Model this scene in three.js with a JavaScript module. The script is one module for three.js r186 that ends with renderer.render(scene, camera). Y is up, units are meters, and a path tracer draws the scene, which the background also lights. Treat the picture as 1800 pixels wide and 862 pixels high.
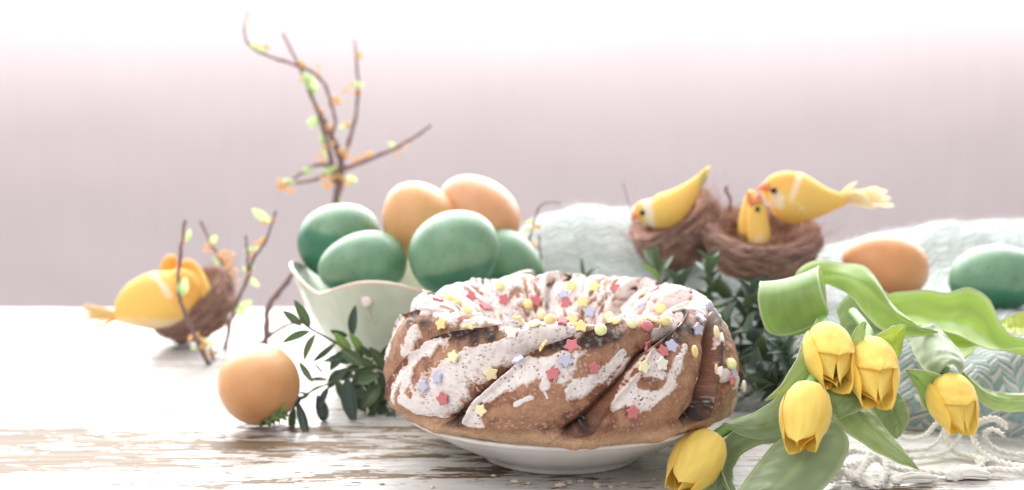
import * as THREE from 'three';
import { mergeGeometries, mergeVertices } from 'three/addons/utils/BufferGeometryUtils.js';
import { RectAreaLightUniformsLib } from 'three/addons/lights/RectAreaLightUniformsLib.js';
import { RoundedBoxGeometry } from 'three/addons/geometries/RoundedBoxGeometry.js';
import { createNoise2D, createNoise3D } from 'simplex-noise';

// ---------------------------------------------------------------- camera, light, exposure
RectAreaLightUniformsLib.init();
const scene = new THREE.Scene();
const PITCH = 8.3 * Math.PI / 180, FPX = 2667, EYE = new THREE.Vector3(0, 0.225, 0.78);
const camera = new THREE.PerspectiveCamera(2 * Math.atan(431 / FPX) * 180 / Math.PI, 1024 / 490, 0.05, 20);
camera.position.copy(EYE);
camera.rotation.x = -PITCH;
camera.focus = 0.715;
camera.userData.fStop = 6.6;
const renderer = new THREE.WebGLRenderer();
renderer.toneMapping = THREE.LinearToneMapping;
renderer.toneMappingExposure = 1.2;
renderer.shadowMap.enabled = true;
const WINDOW_LIGHT = 7.0, SOFTBOX_LIGHT = 3.0, OVERHEAD_LIGHT = 4.6, ROOM = 0.62;
scene.background = new THREE.Color().setRGB(ROOM, ROOM * 0.985, ROOM * 0.99);   // light bounced about the pale room

const softbox = new THREE.RectAreaLight(new THREE.Color(1, 0.955, 0.90), SOFTBOX_LIGHT, 1.6, 1.2);   // large diffuser above and left of the camera
softbox.name = 'softbox';
softbox.position.set(-0.9, 1.5, 1.0);
softbox.lookAt(0, 0.05, -0.05);
scene.add(softbox);

const overhead = new THREE.RectAreaLight(new THREE.Color(1, 0.99, 0.985), OVERHEAD_LIGHT, 2.2, 0.8);   // long diffuser hung above and behind the table
overhead.name = 'overhead_softbox';
overhead.position.set(-0.15, 1.55, -0.95);
overhead.lookAt(0, 0.0, -0.15);
scene.add(overhead);

// ---------------------------------------------------------------- helpers
function rng(seed) {
  let a = seed >>> 0;
  return () => { a = (a + 0x6D2B79F5) | 0; let t = Math.imul(a ^ (a >>> 15), 1 | a); t = (t + Math.imul(t ^ (t >>> 7), 61 | t)) ^ t; return ((t ^ (t >>> 14)) >>> 0) / 4294967296; };
}
const n2 = createNoise2D(rng(11)), n3 = createNoise3D(rng(12));
const V = (x, y, z) => new THREE.Vector3(x, y, z);
const lerp = THREE.MathUtils.lerp, clamp = THREE.MathUtils.clamp;
const sstep = (x, a, b) => { const t = clamp((x - a) / (b - a), 0, 1); return t * t * (3 - 2 * t); };
const fbm3 = (x, y, z, o = 4) => { let s = 0, a = 0.5; for (let i = 0; i < o; i++) { s += a * n3(x, y, z); x *= 2.03; y *= 2.03; z *= 2.03; a *= 0.5; } return s; };
const COS = Math.cos(PITCH), SIN = Math.sin(PITCH);
function ray(px, py) {                                   // direction of sight for a point measured in the photograph
  const a = (px - 900) / FPX, b = -(py - 431) / FPX;
  return V(a, b * COS - SIN, -COS - b * SIN);
}
function P(px, py, z) { const d = ray(px, py), t = (z - EYE.z) / d.z; return d.multiplyScalar(t).add(EYE); }
function PY(px, py, y) { const d = ray(px, py), t = (y - EYE.y) / d.y; return d.multiplyScalar(t).add(EYE); }
function pix(p) {
  const q = p.clone().sub(EYE), f = -SIN * q.y - COS * q.z, u = COS * q.y - SIN * q.z;
  return [900 + FPX * q.x / f, 431 - FPX * u / f, f];
}
const PXM = (z) => (EYE.z - z) / COS / FPX;                // metres per photograph pixel about the depth z

const names = new Map();
function numbered(name) { const k = names.get(name) ?? 0; names.set(name, k + 1); return k ? name + '_' + String(k).padStart(3, '0') : name; }
function tag(o, label, category, group) { o.userData = { label, category }; if (group) o.userData.group = group; return o; }
function thing(name, label, category, base, group) {
  const o = new THREE.Group(); o.name = numbered(name); o.position.copy(base); scene.add(o);
  return tag(o, label, category, group);
}
function shade(m) { m.castShadow = m.receiveShadow = true; return m; }
function part(parent, name, geom, mat) {                   // geometry given in world metres, kept relative to the thing's base
  const m = shade(new THREE.Mesh(geom, mat)); m.name = name;
  let top = parent; while (top.parent && !top.parent.isScene) top = top.parent;
  geom.translate(-top.position.x, -top.position.y, -top.position.z);
  parent.add(m); return m;
}
function struct(name, geom, mat) { const m = shade(new THREE.Mesh(geom, mat)); m.name = name; m.userData.kind = 'structure'; scene.add(m); return m; }

function grid(nu, nv, f, opt = {}) {                       // f(u, v, i, j) -> { p, c?, uv? }
  const pos = [], col = [], uv = [], idx = [];
  for (let j = 0; j <= nv; j++) for (let i = 0; i <= nu; i++) {
    const r = f(i / nu, j / nv, i, j), p = r.p ?? r;
    pos.push(p.x, p.y, p.z); if (r.c) col.push(...r.c); if (r.uv) uv.push(...r.uv);
  }
  const keep = opt.keep;
  for (let j = 0; j < nv; j++) for (let i = 0; i < nu; i++) {
    const a = j * (nu + 1) + i, b = a + 1, c = a + nu + 1, d = c + 1;
    if (keep && !keep(a, b, c, d)) continue;
    if (opt.flip) idx.push(a, b, c, b, d, c); else idx.push(a, c, b, b, c, d);
  }
  const g = new THREE.BufferGeometry();
  g.setAttribute('position', new THREE.Float32BufferAttribute(pos, 3));
  if (col.length) g.setAttribute('color', new THREE.Float32BufferAttribute(col, 3));
  if (uv.length) g.setAttribute('uv', new THREE.Float32BufferAttribute(uv, 2));
  g.setIndex(idx); g.computeVertexNormals();
  return g;
}
function seamFix(g, nu, nv) {                              // average the normals across the closing seam of a round grid
  const n = g.attributes.normal;
  for (let j = 0; j <= nv; j++) {
    const a = j * (nu + 1), b = a + nu, v = V(n.getX(a) + n.getX(b), n.getY(a) + n.getY(b), n.getZ(a) + n.getZ(b)).normalize();
    n.setXYZ(a, v.x, v.y, v.z); n.setXYZ(b, v.x, v.y, v.z);
  }
  return g;
}
function paint(g, f) {
  const p = g.attributes.position, c = new Float32Array(p.count * 3), v = V();
  for (let i = 0; i < p.count; i++) { v.fromBufferAttribute(p, i); const r = f(v, i); c[3 * i] = r[0]; c[3 * i + 1] = r[1]; c[3 * i + 2] = r[2]; }
  g.setAttribute('color', new THREE.BufferAttribute(c, 3));
  return g;
}
function frames(pts, n) {
  const c = pts.length > 2 || true ? new THREE.CatmullRomCurve3(pts, false, 'centripetal') : null, P0 = [], T = [], N = [], B = [];
  for (let i = 0; i <= n; i++) { P0.push(c.getPoint(i / n)); T.push(c.getTangent(i / n).normalize()); }
  let nn = Math.abs(T[0].y) < 0.9 ? V(0, 1, 0) : V(1, 0, 0);
  for (let i = 0; i <= n; i++) {
    nn = nn.clone().addScaledVector(T[i], -nn.dot(T[i])).normalize();
    N.push(nn); B.push(T[i].clone().cross(nn).normalize());
  }
  return { P: P0, T, N, B };
}
// a tapering tube along points; rad(t) is its radius, lobes and twist make a cord, col(t) its colour
function sweep(pts, rad, n = 24, m = 8, o = {}) {
  const F = frames(pts, n), R = typeof rad === 'function' ? rad : () => rad;
  const g = grid(m, n, (u, v, i, j) => {
    let a = u * Math.PI * 2, r = R(v);
    if (o.lobes) { a += 0; r *= 1 + o.depth * Math.cos(o.lobes * a - o.twist * v * Math.PI * 2); }
    if (o.flat) { const p = F.P[j].clone().addScaledVector(F.N[j], Math.cos(a) * r * o.flat).addScaledVector(F.B[j], Math.sin(a) * r); return { p, c: o.col?.(v, a) }; }
    const p = F.P[j].clone().addScaledVector(F.N[j], Math.cos(a) * r).addScaledVector(F.B[j], Math.sin(a) * r);
    return { p, c: o.col?.(v, a) };
  }, { flip: true });
  return seamFix(g, m, n);
}
function blob(center, rx, ry, rz, seg = 10, jitter = 0, seed = 1) {
  const g = new THREE.SphereGeometry(1, seg, Math.max(6, seg * 0.7 | 0)); g.deleteAttribute('uv');
  const p = g.attributes.position, v = V();
  for (let i = 0; i < p.count; i++) {
    v.fromBufferAttribute(p, i);
    const k = 1 + jitter * n3(v.x * 1.7 + seed, v.y * 1.7, v.z * 1.7 - seed);
    p.setXYZ(i, center.x + v.x * rx * k, center.y + v.y * ry * k, center.z + v.z * rz * k);
  }
  g.computeVertexNormals();
  return seamFix(g, seg, Math.max(6, seg * 0.7 | 0));
}
function merged(list) {
  const anyC = list.some((g) => g.attributes.color);
  for (const g of list) { g.deleteAttribute('uv'); if (anyC && !g.attributes.color) paint(g, () => [1, 1, 1]); }
  return mergeGeometries(list);
}
const curve = (pts, n) => { const c = new THREE.CatmullRomCurve3(pts, false, 'centripetal'), r = []; for (let i = 0; i <= n; i++) r.push(c.getPoint(i / n)); return r; };
function std(o) { return new THREE.MeshPhysicalMaterial(o); }
function dataTex(w, h, f, srgb) {
  const d = new Uint8Array(w * h * 4);
  for (let y = 0; y < h; y++) for (let x = 0; x < w; x++) { const r = f(x, y), k = 4 * (y * w + x); d[k] = clamp(r[0], 0, 1) * 255; d[k + 1] = clamp(r[1], 0, 1) * 255; d[k + 2] = clamp(r[2], 0, 1) * 255; d[k + 3] = 255; }
  const t = new THREE.DataTexture(d, w, h); t.magFilter = t.minFilter = THREE.LinearFilter; t.wrapS = t.wrapT = THREE.RepeatWrapping; t.needsUpdate = true;
  if (srgb) t.colorSpace = THREE.SRGBColorSpace;
  return t;
}

// ---------------------------------------------------------------- the setting: wall, window, table
{
  // a mauve wall whose top rounds over into the window sill
  const prof = [V(0, -1.2, -1.30), V(0, -0.5, -1.30)];
  for (let i = 0; i <= 44; i++) { const y = lerp(-0.2, 0.280, i / 44), q = Math.max(0, (y + 0.05) / 0.32); prof.push(V(0, y, -1.30 - 0.095 * q ** 2.7)); }
  prof.push(V(0, 0.290, -1.425), V(0, 0.294, -1.47), V(0, 0.295, -1.56));
  const c = new THREE.CatmullRomCurve3(prof, false, 'centripetal').getSpacedPoints(260);
  const g = grid(40, 260, (u, v, i, j) => ({ p: V(lerp(-2.4, 2.4, u), c[j].y, c[j].z), uv: [u * 4.8, v * 1.75] }));
  const cloth = dataTex(512, 512, (x, y) => { const w = 0.5 + 0.25 * Math.sin(x * Math.PI * 2 / 4) + 0.25 * Math.sin(y * Math.PI * 2 / 4) + 0.15 * n2(x / 3, y / 40); return [w, w, w]; });
  cloth.repeat.set(5, 5);
  struct('wall', g, std({ color: new THREE.Color().setRGB(0.70, 0.605, 0.625), map: dataTex(256, 256, (x, y) => { const k = 0.93 + 0.022 * n2(x / 90, y / 30) + 0.012 * n2(x / 10 + 50, y / 60); return [k, k, k]; }), roughness: 0.95, bumpMap: cloth, bumpScale: 0.0003 }));

  const t = thing('window', 'bright white window above the mauve wall behind the table', 'window', V(0, 0.10, -1.60));
  const pane = new THREE.PlaneGeometry(3.6, 2.0); pane.translate(0, 1.0 + 0.10 + 0.03, -1.60);
  part(t, 'pane', pane, std({ color: 0x000000, roughness: 0.4, emissive: 0xffffff, emissiveIntensity: 1.25 }));
  const bar = [];
  for (const [x, y, w, h] of [[0, 0.015, 3.72, 0.03], [0, 2.045, 3.72, 0.03], [-1.83, 1.03, 0.06, 2.0], [1.83, 1.03, 0.06, 2.0]]) { const b = new RoundedBoxGeometry(w, h, 0.05, 2, 0.006); b.translate(x, y + 0.10, -1.595); bar.push(b); }
  part(t, 'frame', mergeGeometries(bar), std({ color: new THREE.Color().setRGB(0.8, 0.8, 0.8), roughness: 0.5 }));
  const light = new THREE.RectAreaLight(0xffffff, WINDOW_LIGHT, 3.5, 1.86);
  light.name = 'window_daylight'; light.position.set(0, 1.03, 0.02); light.rotation.y = Math.PI;
  t.add(light);
}
{
  // old painted table: white paint worn through to the wood along the grain
  const W = 1.14, D = 0.82, TW = 2048, TH = 2048, Z0 = -0.417;
  const H = new Float32Array(TW * TH), C = new Uint8Array(TW * TH * 4), R = new Uint8Array(TW * TH * 4), Bm = new Uint8Array(TW * TH * 4);
  for (let y = 0; y < TH; y++) for (let x = 0; x < TW; x++) {
    const X = x / TW * W - W / 2, Z = Z0 + y / TH * D, k = 4 * (y * TW + x);
    const wob = 0.004 * n2(X * 3, Z * 8);
    const grain = n2(X * 6, (Z + wob) * 420) * 0.5 + n2(X * 16 + 9, (Z + wob) * 900) * 0.35 + 0.3 * n2(X * 2.5, Z * 110);
    const patch = n2(X * 5 + 3, Z * 26) * 0.42 + n2(X * 14, Z * 85 + 5) * 0.36 + n2(X * 36, Z * 260) * 0.34 + 0.20 * n2(X * 110, Z * 520);
    const zone = 0.60 * Math.exp(-(((Z + 0.01) / 0.062) ** 2)) * sstep(0.10 - X, -0.05, 0.2) + 0.30 * sstep(Z, 0.06, 0.12) * sstep(X, 0.10, 0.2) - 0.18 + 0.10 * n2(X * 2.1 + 7, Z * 4);
    const crackLine = Math.abs(n2(X * 7, (Z + wob) * 330 + 30));
    let bare = sstep(patch + zone + grain * 0.22, 0.335, 0.36);
    const hair = sstep(0.062 - crackLine, 0, 0.03) * sstep(n2(X * 11, Z * 38) + 0.5 * n2(X * 3, Z * 6), -0.25, 0.2) * 0.8;
    const chip = sstep(n2(X * 60, Z * 260 + 80) + 0.5 * n2(X * 17, Z * 45), 1.02, 1.12);
    bare = Math.max(bare, hair, chip);
    const tone = clamp(0.52 + 0.85 * grain + 0.15 * n2(X * 50, Z * 1300), 0, 1);
    const wood = [lerp(0.26, 0.52, tone), lerp(0.195, 0.425, tone), lerp(0.13, 0.315, tone)];
    const pt = 0.69 + 0.04 * grain + 0.03 * n2(X * 9, Z * 12), stain = 0.05 * sstep(n2(X * 4 + 40, Z * 9), 0.1, 0.8);
    const paintC = [pt + 0.075, pt + 0.065 - stain * 0.5, pt + 0.06 - stain];
    for (let c = 0; c < 3; c++) C[k + c] = 255 * clamp(lerp(paintC[c], wood[c], bare), 0, 1);
    const rr = lerp(0.30 + 0.10 * n2(X * 8, Z * 70) + 0.05 * grain, 0.62, bare); R[k] = R[k + 1] = R[k + 2] = 255 * clamp(rr, 0.1, 1);
    const hh = (1 - bare) * 0.55 + 0.16 * grain + 0.2; Bm[k] = Bm[k + 1] = Bm[k + 2] = 255 * clamp(hh, 0, 1);
    C[k + 3] = R[k + 3] = Bm[k + 3] = 255;
  }
  const mk = (d, s) => { const t = new THREE.DataTexture(d, TW, TH); t.magFilter = t.minFilter = THREE.LinearFilter; t.wrapS = t.wrapT = THREE.ClampToEdgeWrapping; t.needsUpdate = true; if (s) t.colorSpace = THREE.SRGBColorSpace; return t; };
  const m = std({ map: mk(C, true), roughnessMap: mk(R), roughness: 1, bumpMap: mk(Bm), bumpScale: 0.00045 });
  const box = new RoundedBoxGeometry(W, 0.035, D, 3, 0.003);
  const p = box.attributes.position, uv = box.attributes.uv;
  for (let i = 0; i < p.count; i++) uv.setXY(i, p.getX(i) / W + 0.5, p.getZ(i) / D + 0.5);
  box.translate(0, -0.0175, Z0 + D / 2);
  struct('table', box, m);
}

// ---------------------------------------------------------------- plate and cake
const CX = 0.026;
const M = {};
M.porcelain = std({ color: new THREE.Color().setRGB(0.80, 0.775, 0.755), roughness: 0.22, clearcoat: 0.3, clearcoatRoughness: 0.1 });
{
  const t = thing('plate', 'shallow white porcelain plate under the iced ring cake', 'plate', V(CX, 0, 0));
  const pr = curve([[0.001, 0.004], [0.030, 0.004], [0.037, 0.0005], [0.042, 0.0005], [0.044, 0.0035], [0.056, 0.009], [0.068, 0.0155], [0.080, 0.0225], [0.0850, 0.0262], [0.0840, 0.0274], [0.080, 0.0248], [0.066, 0.0175], [0.050, 0.0115], [0.030, 0.008], [0.001, 0.0075]].map(([x, y]) => V(x, y, 0)), 120);
  const g = new THREE.LatheGeometry(pr.map((p) => new THREE.Vector2(Math.max(p.x, 0.0005), p.y)), 96); g.translate(CX, 0, 0);
  part(t, 'dish', g, M.porcelain);
}
const CAKE = (() => {
  const prof = [[0.050, 0.0305], [0.074, 0.0285], [0.085, 0.0270], [0.0896, 0.0295], [0.0908, 0.0350], [0.0912, 0.0420], [0.0898, 0.051], [0.0868, 0.060], [0.0826, 0.0690], [0.0772, 0.0762], [0.0700, 0.0808], [0.0615, 0.0785], [0.0525, 0.0715], [0.0440, 0.0625], [0.0365, 0.0520], [0.0305, 0.041], [0.0280, 0.032]].map(([r, h]) => V(r, h, 0));
  const NV = 340, NU = 9 * 124, c = curve(prof, NV), v0 = 3.95 / 16, vc = 10 / 16;
  const tw = (v) => 0.66 * (v - v0) / (vc - v0) * (v > vc ? vc / v : 1) + 0.42 * sstep(v, 0.50, 0.65);
  const wRise = (v) => lerp(0.16, 0.055, sstep(v, v0, v0 + 0.12));
  const flute = (u, v) => {                                   // a steep burnt lip, then a long rounded flank falling to the next groove
    const rise = sstep(u, 0.0, wRise(v)), fall = 1 - Math.pow(Math.max(0, (u - 0.2) / 0.8), 2.8);
    return rise * fall * (0.86 + 0.14 * Math.sin(Math.PI * clamp((u - 0.05) / 0.8, 0, 1))) + 0.27 * Math.exp(-(((u - wRise(v) - 0.01) / 0.035) ** 2));
  };
  const S = (th, v) => {
    const f = clamp(v, 0, 1) * NV, i = Math.min(NV - 1, Math.floor(f)), q = f - i;
    const r = lerp(c[i].x, c[i + 1].x, q), h = lerp(c[i].y, c[i + 1].y, q), a = c[Math.max(0, i - 2)], b = c[Math.min(NV, i + 3)];
    let nr = b.y - a.y, nh = -(b.x - a.x); const l = Math.hypot(nr, nh); nr /= l; nh /= l;
    let u = 9 * (th - tw(Math.max(v, v0 * 0.9)) + 0.015 + 0.04 * n3(Math.sin(th) * 1.2, Math.cos(th) * 1.2, 4)) / (2 * Math.PI); u -= Math.floor(u);
    const amp = 0.0086 * sstep(v, v0 - 0.014, v0 + 0.022) * (1 - 0.28 * sstep(v, 0.56, 0.66)) * (1 - 0.85 * sstep(v, 0.70, 0.9));
    const x = Math.sin(th), z = Math.cos(th), b0 = flute(u, v);
    let d = amp * (b0 - 0.62) - amp * 0.35 * Math.exp(-((Math.min(u, 1 - u) / 0.035) ** 2));
    d += 0.0011 * n3(x * 2.2, h * 30, z * 2.2) + 0.0005 * n3(x * 8, h * 110, z * 8);
    d += (1 - sstep(v, v0 - 0.05, v0)) * sstep(v, 0.1, 0.2) * (0.0013 * n3(x * 3, z * 3, 1) + 0.0008 * n3(x * 9, z * 9, h * 80) + 0.0003 * n3(x * 30, z * 30, h * 300));
    d += 0.00012 * n3(x * 50, h * 550, z * 50);
    const R = r + nr * d;
    return { p: V(CX + x * R, h + nh * d, z * R), u, b: b0, h, v, nr, nh };
  };
    const turn = (t, v) => {                                // grid columns follow the flutes and crowd together on their steep faces
    const k = Math.floor(t * 9 - 1e-9), f = t * 9 - k, U = f < 0.45 ? lerp(-0.04, 0.19, f / 0.45) : lerp(0.19, 0.96, (f - 0.45) / 0.55);
    return 2 * Math.PI * (k + U) / 9 + tw(Math.max(v, v0 * 0.9)) - 0.015;
  };
  return { wRise, turn, S, NU, NV, v0, vc };
})();
const hit = (() => {                                       // the point of the cake's skin seen at a point of the photograph
  const NU = 480, NV = 240, pts = [];
  for (let j = 0; j <= NV; j++) for (let i = 0; i < NU; i++) {
    const th = i / NU * 2 * Math.PI, v = 0.1 + 0.9 * j / NV, s = CAKE.S(th, v), [x, y, f] = pix(s.p);
    pts.push({ x, y, f, th, v, p: s.p });
  }
  return (px, py) => {
    let near = 1e9, best = null;
    for (const r of [3, 5, 9, 15]) {
      for (const q of pts) { const dx = q.x - px, dy = q.y - py; if (dx * dx + dy * dy < r * r && q.f < near) { near = q.f; } }
      if (near < 1e8) { let bd = 1e9; for (const q of pts) { const dx = q.x - px, dy = q.y - py, d = dx * dx + dy * dy; if (d < r * r && q.f < near + 0.006 && d < bd) { bd = d; best = q; } } break; }
    }
    if (!best) { let bd = 1e9; for (const q of pts) { const d = (q.x - px) ** 2 + (q.y - py) ** 2 + (q.f - 0.7) * 2000; if (d < bd) { bd = d; best = q; } } }
    const e = 0.012, a = CAKE.S(best.th + e, best.v).p.sub(CAKE.S(best.th - e, best.v).p), b = CAKE.S(best.th, best.v + e).p.sub(CAKE.S(best.th, best.v - e).p);
    const n = a.cross(b).normalize();
    return { p: best.p.clone(), n, th: best.th, v: best.v };
  };
})();
let ICING;
{
  const { S, NU, NV, v0 } = CAKE;
  const t = thing('ring_cake', 'brown swirled ring cake with white icing and star sprinkles on white plate', 'cake', V(CX, 0.03, 0));
  const skin = dataTex(1024, 1024, (x, y) => {
    const a = 0.5 + 0.5 * n2(x / 7, y / 7), b = n2(x / 40 + 30, y / 40), c = n2(x / 3.2, y / 3.2 + 70), pale = sstep(c + 0.55 * b + 0.25 * n2(x / 90, y / 90), 0.62, 1.0), pit = sstep(n2(x / 5 + 90, y / 5), 0.66, 0.86);
    const k = 0.78 + 0.10 * a + 0.07 * b - 0.30 * pit; return [k + 0.16 * pale, k + 0.19 * pale, k + 0.20 * pale];
  });
  const crumb = dataTex(512, 512, (x, y) => {
    const a = n2(x / 5, y / 5), b = n2(x / 14 + 30, y / 14), c = n2(x / 2.2, y / 2.2 + 70);
    const k = 0.62 + 0.18 * a + 0.12 * b + 0.14 * c - 0.5 * sstep(n2(x / 7 + 90, y / 7), 0.62, 0.85); return [k, k, k];
  });
  const g = grid(NU, NV, (uu, vv) => {
    const th = CAKE.turn(uu, vv), s = S(th, vv), x = Math.sin(th), z = Math.cos(th);
    const side = sstep(vv, v0 - 0.04, v0 + 0.03), nz = fbm3(x * 9, s.h * 120, z * 9), fine = n3(x * 40, s.h * 440, z * 40);
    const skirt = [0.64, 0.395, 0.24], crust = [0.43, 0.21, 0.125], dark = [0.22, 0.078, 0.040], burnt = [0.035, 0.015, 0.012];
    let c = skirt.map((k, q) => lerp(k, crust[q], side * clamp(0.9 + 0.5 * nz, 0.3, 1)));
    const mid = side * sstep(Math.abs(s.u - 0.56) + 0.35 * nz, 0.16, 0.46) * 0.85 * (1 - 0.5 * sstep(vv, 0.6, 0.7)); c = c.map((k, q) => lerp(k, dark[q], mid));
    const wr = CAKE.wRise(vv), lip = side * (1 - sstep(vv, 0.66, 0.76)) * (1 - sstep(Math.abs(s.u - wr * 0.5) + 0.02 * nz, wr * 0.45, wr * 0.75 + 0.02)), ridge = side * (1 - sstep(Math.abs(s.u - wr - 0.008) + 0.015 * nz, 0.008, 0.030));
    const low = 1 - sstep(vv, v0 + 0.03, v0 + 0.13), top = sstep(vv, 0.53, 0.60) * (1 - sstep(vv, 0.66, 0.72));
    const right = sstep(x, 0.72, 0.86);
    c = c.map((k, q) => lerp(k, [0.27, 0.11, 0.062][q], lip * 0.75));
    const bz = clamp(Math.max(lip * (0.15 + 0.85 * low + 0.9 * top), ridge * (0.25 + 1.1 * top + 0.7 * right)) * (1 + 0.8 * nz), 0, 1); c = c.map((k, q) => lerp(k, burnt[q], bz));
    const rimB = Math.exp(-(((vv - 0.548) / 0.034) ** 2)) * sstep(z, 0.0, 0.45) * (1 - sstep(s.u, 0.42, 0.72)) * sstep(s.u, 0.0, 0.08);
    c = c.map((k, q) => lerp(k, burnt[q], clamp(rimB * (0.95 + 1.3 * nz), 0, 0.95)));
    const flour = side * sstep(fine + 1.1 * nz, 0.55, 1.05) * 0.35; c = c.map((k) => lerp(k, 0.72, flour));
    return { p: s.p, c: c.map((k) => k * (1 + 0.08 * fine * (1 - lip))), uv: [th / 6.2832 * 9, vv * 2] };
  });
  seamFix(g, NU, NV);
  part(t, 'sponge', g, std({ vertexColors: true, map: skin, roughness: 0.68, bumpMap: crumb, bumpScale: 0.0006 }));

  // icing: strokes poured along the flanks, and a broken coat over the crown
  const strokes = [
    [[[692, 690], [712, 655], [745, 618], [792, 590], [840, 566]], 4.6], [[[703, 700], [735, 718], [772, 728]], 4.2], [[[708, 690], [722, 660]], 3.0],
    [[[755, 700], [785, 668], [830, 632], [890, 606], [960, 594], [1000, 590]], 9.0], [[[770, 712], [800, 690]], 6.5],
    [[[826, 742], [832, 705], [868, 672], [925, 652], [975, 640], [1012, 612]], 6.0], [[[840, 700], [880, 690]], 3.0],
    [[[745, 548], [726, 585], [712, 622]], 4.4], [[[770, 545], [790, 560]], 5.0], [[[890, 590], [905, 570], [985, 575]], 3.0], [[[1018, 590], [1000, 630], [985, 660]], 4.0], [[[960, 668], [957, 680]], 2.5],
    [[[1003, 692], [1040, 672], [1075, 645], [1092, 622]], 3.6], [[[1092, 700], [1100, 660], [1128, 632], [1150, 625]], 5.6], [[[1092, 695], [1118, 714], [1150, 705], [1178, 676], [1190, 648], [1203, 610]], 3.2], [[[1120, 690], [1140, 700]], 4.0], [[[1140, 650], [1160, 660]], 3.4],
    [[[1236, 676], [1246, 650], [1254, 615], [1258, 590]], 4.2], [[[1262, 655], [1276, 660]], 3.2], [[[1288, 672], [1306, 682]], 3.2], [[[1150, 590], [1185, 575]], 4.0], [[[1195, 560], [1235, 548]], 5.0], [[[1175, 600], [1195, 570]], 3.0],
    [[[960, 700], [956, 690]], 1.2], [[[905, 712], [935, 700]], 1.0],
  ].map(([pp, r]) => ({ pts: curve(pp.map(([x, y]) => hit(x, y).p), 24), r: r / 1000 }));
  const mask = (p, th, v) => {
    const x = Math.sin(th), z = Math.cos(th), nz = fbm3(x * 11, p.y * 150, z * 11, 3), fine = n3(x * 34, p.y * 420, z * 34);
    const s = S(th, v); let m = -1;
    const front = sstep(z, 0.1, 0.5);
    if (v > 0.50) {                                        // the crown and the funnel
      const cover = 0.42 + 0.80 * nz - 1.5 * Math.exp(-(((s.u - 0.30) / 0.13) ** 2)) * sstep(v, 0.60, 0.68) * (1 - sstep(v, 0.76, 0.84)) * sstep(n2(Math.round(9 * (th / 6.283)) * 3.3, 5), -0.5, 0.1) - 1.1 * sstep(0.5 + 0.5 * n3(x * 3.1 + 5, v * 6, z * 3.1), 0.66, 0.85);
      const lipBare = Math.exp(-(((s.u - 0.07) / 0.06) ** 2)) * (z > 0.2 ? 1.5 : 0.5) * (1 - sstep(v, 0.64, 0.72));
      m = Math.max(m, Math.min(cover - lipBare, sstep(v, 0.535 + 0.085 * front + 0.03 * nz, 0.58 + 0.07 * front) * 2 - 1));
      m = Math.max(m, -1);
    }
    if (z < 0.15 && v > v0) m = Math.max(m, 0.25 + 1.0 * nz - 1.6 * (1 - sstep(v, v0, v0 + 0.18)));   // the far side
    for (const k of strokes) {
      let d = 1e9; for (const q of k.pts) d = Math.min(d, q.distanceToSquared(p));
      m = Math.max(m, 1 - Math.sqrt(d) / (k.r * (1.06 + 0.55 * n3(x * 7 + k.r * 900, p.y * 60, z * 7))) + 0.46 * nz + 0.11 * fine);
    }
    m -= 0.75 * Math.exp(-(((s.u - CAKE.wRise(v) * 0.5) / (CAKE.wRise(v) * 0.6)) ** 2)) * (1 - sstep(v, 0.52, 0.62));
    m -= 1.15 * Math.exp(-(((v - 0.548) / 0.030) ** 2)) * sstep(z, 0.0, 0.45) * (1 - sstep(s.u, 0.42, 0.72)) * (1 + 1.2 * nz);
    const pore = sstep(n3(x * 42 + 3, p.y * 460, z * 42), 0.60, 0.76) * sstep(n3(x * 7, p.y * 60, z * 7 + 20), -0.35, 0.25);
    m = Math.min(m, 0.32 + 0.1 * nz) - pore * 0.31 - 0.06 * sstep(fine, 0.55, 0.8);
    return m;
  };
  const A = 9 * 172, B = 480, th0 = (u) => u * 2 * Math.PI, vmin = 0.26, val = [];
  const ig = grid(A, B, (u, w) => {
    const v = lerp(vmin, 0.93, w), th = CAKE.turn(u, v), s = S(th, v), x = Math.sin(th), z = Math.cos(th);
    const m = mask(s.p, th, v); val.push(m);
    const thick = lerp(0.00075, 0.0012, sstep(v, 0.5, 0.6)) * clamp(m / 0.30, -0.5, 1) + (m > 0.1 ? 0.00016 * n3(x * 20, s.h * 250, z * 20) : 0);
    const R = thick;
    const p = s.p.clone(); p.x += x * s.nr * R; p.z += z * s.nr * R; p.y += s.nh * R;
    const k = 0.745 + 0.05 * n3(x * 5, s.h * 60, z * 5);
    const cov = clamp(sstep(m, -0.10, 0.34) * (0.93 + 0.30 * fbm3(x * 16, s.h * 190, z * 16, 2)), 0, 1);
    return { p, c: [lerp(0.46, k, cov), lerp(0.25, k * 0.935, cov), lerp(0.16, k * 0.925, cov)] };
  }, { keep: (a, b, c, d) => Math.max(val[a], val[b], val[c], val[d]) > -0.12 });
  part(t, 'icing', ig, std({ vertexColors: true, roughness: 0.55, clearcoat: 0.12, clearcoatRoughness: 0.5 }));
  ICING = (h) => clamp(mask(h.p, h.th, h.v) / 0.3, 0, 1) * 0.0011;
}

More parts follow.
